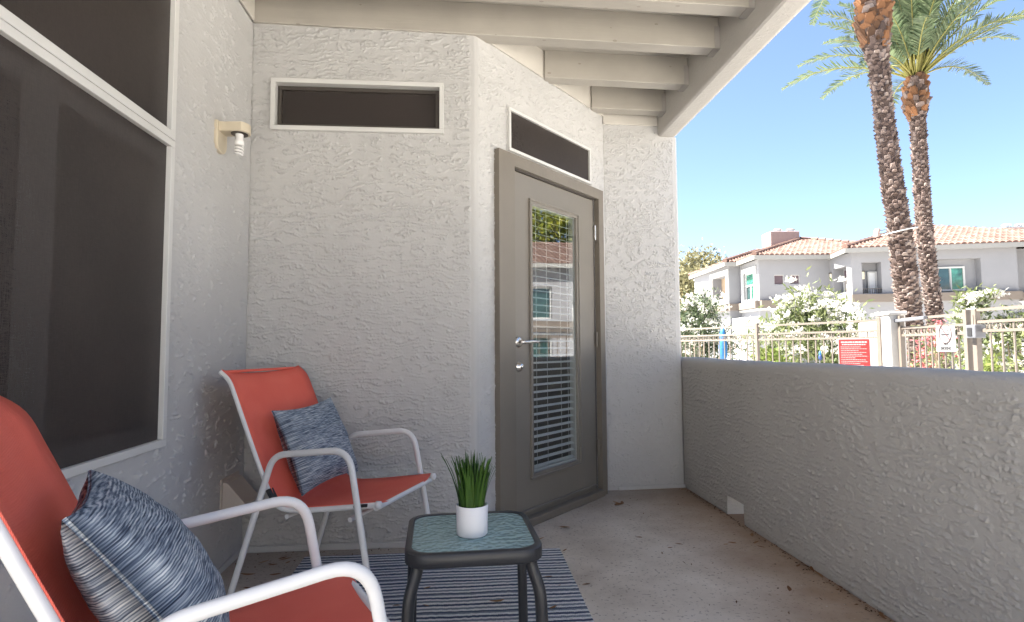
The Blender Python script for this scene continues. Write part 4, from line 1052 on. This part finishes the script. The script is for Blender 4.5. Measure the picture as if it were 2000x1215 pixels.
cw0, cw1 = at(1503, 470, 31), at(1562, 470, 31); ztop = at(1530, 452.5, 31).z
b = B(); b.box(((cw0.x+cw1.x)/2, (cw0.y+cw1.y)/2+.4, ztop-1.2), ((cw1-cw0).length*.96, 1.1, 2.4), Matrix.Rotation(-YAW, 3, 'Z')); ch = child(b, 'chimney', 'chimney', apt, .03)
for u in (1519, 1544):
    c = at(u, 450, 31.3); b = B(); b.lathe([(.18, ztop-.02), (.18, ztop+.12)], (c.x, c.y, 0), 14); b.lathe([(0, ztop+.20), (.22, ztop+.19), (.24, ztop+.13), (0, ztop+.12)], (c.x, c.y, 0), 14); child(b, 'chimney_cap', 'galv', ch)
# chimney of a house behind
ap2 = thing('far_house', 'house behind the apartment roof, only its chimney and ridge showing', 'building', lat(34, 42, GZ))
c0 = at(1985, 447, 42); zt2 = at(1985, 447, 42).z
child(B().box((c0.x, c0.y, zt2-1.5), (2.2, 1.2, 3.0)), 'chimney', 'chimney', ap2)
for u in (1966, 1992):
    c = at(u, 446, 41.6); b = B(); b.lathe([(.26, zt2-.02), (.26, zt2+.14)], (c.x, c.y, 0), 12); b.lathe([(0, zt2+.26), (.30, zt2+.25), (.32, zt2+.16), (0, zt2+.15)], (c.x, c.y, 0), 12); child(b, 'chimney_cap', 'galv', ap2)
child(B().box((c0.x+2, c0.y+4, 2.4), (9, 8, 5.1)), 'wall', 'far_wall', ap2)
child(B().prism([(c0.x-3, c0.y-.5, 4.95), (c0.x+7, c0.y-.5, 4.95), (c0.x+2, c0.y+4, 6.6)], (0, 9, 0)), 'roof', 'tile', ap2)

# the building that the door glass mirrors, out of the frame to the right
apr = thing('pool_side_building', 'grey building with clay tile roof on the far side of the pool', 'building', (25, 6, GZ))
b = B(); b.panel((24.5, 24), (24.5, -9), GZ, 4.9, [(8, 10, 2.9, 4.0, .2), (12, 14.2, 1.2, 3.2, .4), (15.2, 17.4, 2.3, 3.9, .2), (15.2, 17.4, -.1, 1.6, .3), (20, 23, 2.3, 3.9, .2)]); child(b, 'wall', 'far_wall', apr)
for y0, y1, z0, z1 in ((16, 14, 2.9, 4), (12, 9.8, 1.2, 3.2), (8.8, 6.6, 2.3, 3.9), (8.8, 6.6, -.1, 1.6), (4, 1, 2.3, 3.9)):
    w = emp('window', apr); child(B().add([(24.69, y0, z0), (24.69, y1, z0), (24.69, y1, z1), (24.69, y0, z1)], [(0, 1, 2, 3)]), 'pane', 'far_glass', w)
    PW = lambda s_, z, o=0: Vector((24.5-o, s_, z)); child(frame_rect(PW, y1, y0, z0, z1, .09, -.10, -.18), 'frame', 'far_trim', w); child(B().box((24.66, (y0+y1)/2, (z0+z1)/2), (.05, .08, z1-z0)), 'mullion', 'far_trim', w)
child(B().box((24.2, 11.6, 2.35), (.6, .9, 5.0)), 'column', 'far_trim', apr, .05)
child(B().box((24.4, 7, 2.0), (.25, 30, .3)), 'taupe_band', 'far_band', apr)
hip_roof(apr, lambda x, y: Vector((x, y, 0)), 24.5, 35, -9, 24, 5.0, .34, tiles=('left',))

# unseen house behind the camera, added to bounce sunlight into the patio
crt = thing('unseen_bounce_house', 'unseen grey house added across the courtyard to bounce light into the patio', 'building', (0, -9, GZ))
b = B(); b.panel((14, -9), (-14, -9), GZ, 5.4, [(3, 5, 3.2, 4.5, .15), (8, 10.5, .0, 2.1, .15), (12, 14.5, 3.2, 4.5, .15), (17, 19.5, .8, 2.1, .15), (21, 23, 3.2, 4.5, .15)]); child(b, 'wall', 'stucco_left', crt)
for x0, x1, z0, z1 in ((11, 9, 3.2, 4.5), (6, 3.5, 0, 2.1), (2, -.5, 3.2, 4.5), (-3, -5.5, .8, 2.1), (-7, -9, 3.2, 4.5)):
    w = emp('window', crt); child(B().add([(x0, -9.14, z0), (x1, -9.14, z0), (x1, -9.14, z1), (x0, -9.14, z1)], [(0, 1, 2, 3)]), 'pane', 'far_glass', w)
    PW = lambda s_, z, o=0: Vector((s_, -9+o, z)); child(frame_rect(PW, x1, x0, z0, z1, .09, -.05, -.13), 'frame', 'far_trim', w)
hip_roof(crt, lambda x, y: Vector((x, y, 0)), -14, 14, -18, -9, 5.45, .34, tiles=())

# ------------------------------------------------------------------ plants
def leaf_cloud(pts, size, asp, b=None, up=.0):
    b = b or B()
    for c, sc in pts:
        d = Vector((rnd.gauss(0, 1), rnd.gauss(0, 1), rnd.gauss(up, 1))).normalized(); s_ = d.cross(Vector((rnd.gauss(0, 1), rnd.gauss(0, 1), rnd.gauss(0, 1)))).normalized()
        L = size*sc*rnd.uniform(.7, 1.3); w = L*asp
        b.add([c, c+d*L*.5+s_*w, c+d*L, c+d*L*.5-s_*w], [(0, 1, 2, 3)])
    return b
def bush(name, label, cat, base, rx, ry, h, nleaf, nflow, leafmat='oleander', flowmat='flower', z0=.5, nst=9, group=None, lsize=.15, seed=0, fsize=.05, asp=.13):
    t = thing(name, label, cat, base, group=group); r_ = random.Random(seed+11); cl = []
    for k in range(46):
        a = r_.random()*2*PI; e = math.sqrt(r_.random()); z = r_.random()
        prof_ = math.sin(min(1, z*1.15+.18)*PI*.80+.25)
        cl.append(Vector((rx*e*math.cos(a)*prof_, ry*e*math.sin(a)*prof_, z0+(h-z0)*z*(1-.22*e*r_.random()))))
    for k in range(nst):
        c = cl[k*3]; m_ = Vector((c.x*.35+r_.gauss(0, .05), c.y*.35, c.z*.5)); B().tube(smooth_curve([(c.x*.12, c.y*.12, 0), m_, c], 4), [.028-.0022*i for i in range(9)], 6).obj('stem', 'stem', t)
    pts = []
    for k in range(nleaf):
        c = cl[r_.randrange(len(cl))]; g = Vector((r_.gauss(0, 1), r_.gauss(0, 1), r_.gauss(0, 1)))*(.16*max(rx, .5))
        q = c+g
        if q.z > .1: pts.append((q, 1))
    stuff(leaf_cloud(pts, lsize, asp, up=.6).obj('foliage', leafmat, t))
    b = B()
    for k in range(nflow):
        c = cl[r_.randrange(len(cl))]; q = c + Vector((r_.gauss(0, 1), r_.gauss(0, 1)-.4, abs(r_.gauss(0, 1))+.3))*(.17*max(rx, .5)); 
        for j in range(14):
            o_f = q + Vector((r_.gauss(0, 1), r_.gauss(0, 1), r_.gauss(0, .7)))*.058; n = Vector((r_.gauss(0, 1), r_.gauss(0, 1)-.6, r_.gauss(.6, 1))).normalized(); x = n.orthogonal().normalized(); y = n.cross(x); R_ = fsize*r_.uniform(.6, 1.15)
            b.add([o_f+n*.012]+[o_f+(x*math.cos(a)+y*math.sin(a))*(R_ if i % 2 == 0 else R_*.45) for i, a in enumerate([2*PI*i/10 for i in range(10)])], [(0, 1+2*i, 1+(2*i+1) % 10, 1+(2*i+2) % 10) for i in range(5)] if 0 else [(0, 1+i, 1+(i+1) % 10) for i in range(10)])
    if nflow: stuff(b.obj('blossoms', flowmat, t))
    return t
def gpt(u, d): p = ctr(u, d); return Vector((p.x, p.y, GZ))
bush('oleander_bush', 'tall white-flowering oleander bush behind the red sign', 'bush', gpt(1592, 13.2), 1.42, .9, 2.28, 5200, 170, z0=.75, seed=1, lsize=.17, fsize=.05)
bush('oleander_bush', 'dark leaved white-flowering oleander beside the end of the patio wall', 'bush', gpt(1362, 17), 1.2, 1.0, 2.62, 6000, 150, 'oleander_dark', z0=.75, seed=2)
bush('oleander_bush', 'slim white-flowering oleander behind the pool gate', 'bush', gpt(1905, 11), .62, .5, 2.15, 1300, 40, z0=.6, seed=3)
bush('oleander_bush', 'low white-flowering oleander beyond the lock box fence', 'bush', gpt(1985, 10), .7, .6, 1.75, 1300, 34, z0=.4, seed=4)
bush('flowering_shrub', 'pink flowering shrub behind the pool gate', 'bush', gpt(1815, 8.7), .45, .4, 1.35, 700, 34, 'oleander', 'pink', z0=.3, seed=5, lsize=.09, fsize=.035)
bush('green_shrub', 'bright yellow-green shrub behind the left pool fence', 'bush', gpt(1505, 12.2), .62, .5, .98, 1200, 0, 'lime', z0=.2, seed=6, lsize=.12, asp=.22)
bush('green_shrub', 'bright yellow-green shrub beyond the lock box post', 'bush', gpt(1925, 9.2), .5, .45, .92, 800, 0, 'lime', z0=.15, seed=7, lsize=.10, asp=.22)
def tree(label, base, h, r, trunk_h, nleaf, mat, seed, lsize=.16, asp=.22, name='garden_tree', ncl=46, spread=.17):
    t = thing(name, label, 'tree', base); r_ = random.Random(seed); cl = []
    for k in range(ncl):
        v = Vector((r_.gauss(0, 1), r_.gauss(0, 1), r_.gauss(0, 1))).normalized()*(r_.random()**.45); cl.append(Vector((v.x*r, v.y*r, trunk_h+(h-trunk_h)*(.5+.5*v.z))))
    b = B(); b.tube(smooth_curve([(0, 0, 0), (.1, .05, trunk_h*.5), (.0, .1, trunk_h), (.1, 0, trunk_h+(h-trunk_h)*.5)], 4), [.20*(1-.06*i) for i in range(13)], 9)
    for k in range(12):
        c = cl[k*3]; b.tube(smooth_curve([(0, .05, trunk_h*.85), (c.x*.4, c.y*.4, trunk_h+(c.z-trunk_h)*.5), c], 4), [.09-.009*i for i in range(9)], 6)
    b.obj('trunk', 'stem', t)
    pts = []
    for k in range(nleaf):
        c = cl[r_.randrange(ncl)]; pts.append((c+Vector((r_.gauss(0, 1), r_.gauss(0, 1), r_.gauss(0, 1)*.8))*r*spread, 1))
    stuff(leaf_cloud(pts, lsize, asp).obj('crown', mat, t)); return t
tree('dusty olive-green desert tree rising behind the left end of the apartments', gpt(1376, 43), 8.3, 2.7, 2.0, 11000, 'sage', 3, .30, .22, 'desert_tree', spread=.20)
tree('dusty desert tree standing behind the low wall of oleanders', gpt(1330, 38), 5.8, 2.4, 1.5, 6000, 'sage', 5, .30, .22, 'desert_tree')
for k, (x, y, h) in enumerate(((40, 15, 13), (39, 7, 14), (41, 0, 12), (44, 11, 15))):
    tree(['large leafy tree behind the pool side building, at its far end', 'large leafy tree behind the middle of the pool side building', 'large leafy tree behind the near end of the pool side building', 'tallest leafy tree standing well behind the pool side building'][k], Vector((x, y, GZ)), h, 4.2, 4, 3600, 'tree_leaf', 20+k, .55, .3)

# ------------------------------------------------------------------ palms
def frond_mesh(L, droop, seed, nl=62, leaf=.44):
    r_ = random.Random(seed); b = B(); pts = []
    for i in range(15):
        t = i/14; a = droop*t**1.5; pts.append(None)
    p = Vector((0, 0, 0)); pts = [p.copy()]; n = 14
    for i in range(n):
        t = (i+.5)/n; a = droop*t**1.4; p = p+Vector((math.sin(a), 0, math.cos(a)))*(L/n); pts.append(p.copy())
    rach = B().tube(pts, [.028*(1-.9*i/n)+.003 for i in range(n+1)], 5, False, .6)
    lf = B()
    for k in range(nl):
        t = .20+.80*k/nl; x = t*n; i = min(n-1, int(x)); c = pts[i]+(pts[i+1]-pts[i])*(x-i); d = (pts[i+1]-pts[i]).normalized(); up = Vector((0, 1, 0)).cross(d)
        ll = leaf*(math.sin(PI*min(1, .18+t*.78))**.7)*r_.uniform(.85, 1.1)
        for sgn in (-1, 1):
            v = (d*.62 + Vector((0, sgn, 0))*.62 + up*r_.uniform(-.10, .42)*(-1)).normalized(); w = d.cross(v).cross(v).normalized()*.016
            tip = c+v*ll+Vector((0, 0, -.10*ll)); mid = c+v*ll*.5+Vector((0, 0, 0))
            lf.add([c-w*.6, c+w*.6, mid+w, tip, mid-w], [(0, 1, 2, 3, 4)])
    return rach, lf
FR = []
for k, (L, dr_) in enumerate(((2.9, .30), (3.1, .55), (3.2, .85), (3.1, 1.15), (2.9, 1.45))):
    ra2, lf = frond_mesh(L, dr_, k); m1 = ra2.mesh('rachis'); m1.materials.append(M['rachis']); m2 = lf.mesh('leaflets'); m2.materials.append(M['frond']); FR.append((m1, m2))
def palm(label, d, cpts, widths, crown_v, nfr, scale, seed, lean_extra=()):
    r_ = random.Random(seed); C_ = [at(u, v, d) for u, v in cpts]; base = Vector((C_[0].x, C_[0].y, GZ)); 
    low_ = C_[0]+(C_[0]-C_[1]).normalized()*((C_[0].z-GZ)/max(.3, (C_[0]-C_[1]).normalized().z*-1)) if 0 else None
    slope = (C_[1]-C_[0])/(C_[1].z-C_[0].z); base = C_[0]-slope*(C_[0].z-GZ); base.z = GZ
    t = thing('date_palm', label, 'tree', base, group='date palms')
    path = [base]+C_; rad_ = [widths[0]/2/FPX*d*.95]+[w/2/FPX*d*.86 for w in widths]
    path = [p-base for p in path]; sp = smooth_curve(path, 10); rr_ = []
    for i in range(len(path)-1):
        for j in range(10): rr_.append(rad_[i]+(rad_[i+1]-rad_[i])*j/10)
    rr_.append(rad_[-1])
    trunk = B().tube(sp, [x*.86 for x in rr_], 16).obj('trunk', 'bark_core', t)
    # leaf bases: overlapping wedges in a spiral
    def along(z):
        for i in range(len(sp)-1):
            if sp[i+1].z >= z:
                f = (z-sp[i].z)/max(1e-6, sp[i+1].z-sp[i].z); return sp[i]+(sp[i+1]-sp[i])*f, rr_[i]+(rr_[i+1]-rr_[i])*f, (sp[i+1]-sp[i]).normalized()
        return sp[-1], rr_[-1], (sp[-1]-sp[-2]).normalized()
    b = B(); hb_ = B(); z = .05; k = 0; top = sp[-1].z; zhead = (at(1700, crown_v, d).z-GZ)
    while z < top:
        c, R_, ax = along(z); a = k*2.39996+r_.gauss(0, .12); x = ax.orthogonal().normalized(); y = ax.cross(x); o = x*math.cos(a)+y*math.sin(a); s_ = ax.cross(o)
        head = z > zhead; w = R_*(.27 if not head else .34)*r_.uniform(.8, 1.2); hh = (.046 if not head else .11)*r_.choice((.7, 1, 1, 1.5))*r_.uniform(.75, 1.3); out_ = R_*.95+(.030 if not head else .05)*r_.uniform(.1, 1.3)
        p0 = c+o*R_*.78-ax*hh*.9
        v_ = [p0-s_*w, p0+s_*w, c+o*(out_)+s_*w*.34+ax*hh*.45, c+o*(out_)-s_*w*.34+ax*hh*.45, c+o*(R_*.80)+s_*w*.8+ax*hh*.75, c+o*(R_*.80)-s_*w*.8+ax*hh*.75]
        (hb_ if head and r_.random() < .75 else b).add(v_, [(0, 1, 2, 3), (3, 2, 4, 5), (0, 3, 5), (1, 4, 2)])
        z += (.0048 if not head else .012)*(.27/R_ if R_ < .27 else 1); k += 1
    stuff(b.obj('leaf_bases', 'bark', trunk)); stuff(hb_.obj('head_leaf_bases', 'orange_boot', trunk))
    cr = bpy.data.objects.new('crown', None); COL.objects.link(cr); cr.parent = t; cr.location = sp[-1]; cr.empty_display_size = .2
    for i in range(nfr):
        a = i*2.39996+seed; q = (i+.5)/nfr; tilt = .05+1.0*q**1.8+r_.gauss(0, .05); idx = min(4, max(0, int(q*4.2+r_.gauss(0, .45))))
        m1, m2 = FR[idx]; rot_ = (0, tilt, a); s_ = scale*r_.uniform(.88, 1.1)
        o = link('frond_rib', m1, None, cr, loc=Vector((math.cos(a), math.sin(a), 0))*rr_[-1]*.45, rot=rot_); o.scale = (s_,)*3
        l_ = link('frond', m2, None, cr, loc=o.location.copy(), rot=rot_); l_.scale = (s_,)*3
    return t
palm('tall date palm with a floodlight strapped to its leaning trunk', 10.5, [(1776, 618), (1760, 474), (1737, 316), (1725, 211), (1717, 132), (1711, 85), (1706, 45), (1705, 0), (1703, -60)], [54, 52, 46, 42, 45, 58, 78, 76, 74], 88, 44, 1.0, 2)
palm('shorter slim date palm with its green crown in view', 13.0, [(1826, 618), (1808, 474), (1797, 316), (1792, 238), (1790, 222), (1789, 205), (1788, 180), (1788, 152)], [36, 35, 33, 35, 44, 55, 52, 44], 225, 58, .88, 5)
# floodlight strapped on the first trunk
c = at(1717, 455, 10.3); fl = thing('floodlight', 'small floodlight box on a metal strap round the leaning palm trunk', 'lamp', c)
B().box((-.045, -.0, 0), (.045, .11, .15), Matrix.Rotation(.25, 3, 'Y')).obj('lamp_box', 'chimney', fl, .006)
B().bar((-.03, 0, .03), (.13, -.02, .06), .014, .014).obj('bracket', 'steel', fl); B().bar((-.03, 0, -.02), (.13, -.02, .0), .014, .014).obj('bracket', 'fence', fl)
cc = at(1757, 455, 10.5)-c; Rt = 55/2/FPX*10.5
B().tube([cc+Vector((Rt*1.07*math.cos(a), Rt*1.07*math.sin(a), .03+.06*math.cos(a))) for a in [2*PI*k/24 for k in range(25)]], .010, 6, False, 1.6).obj('strap', 'galv', fl)
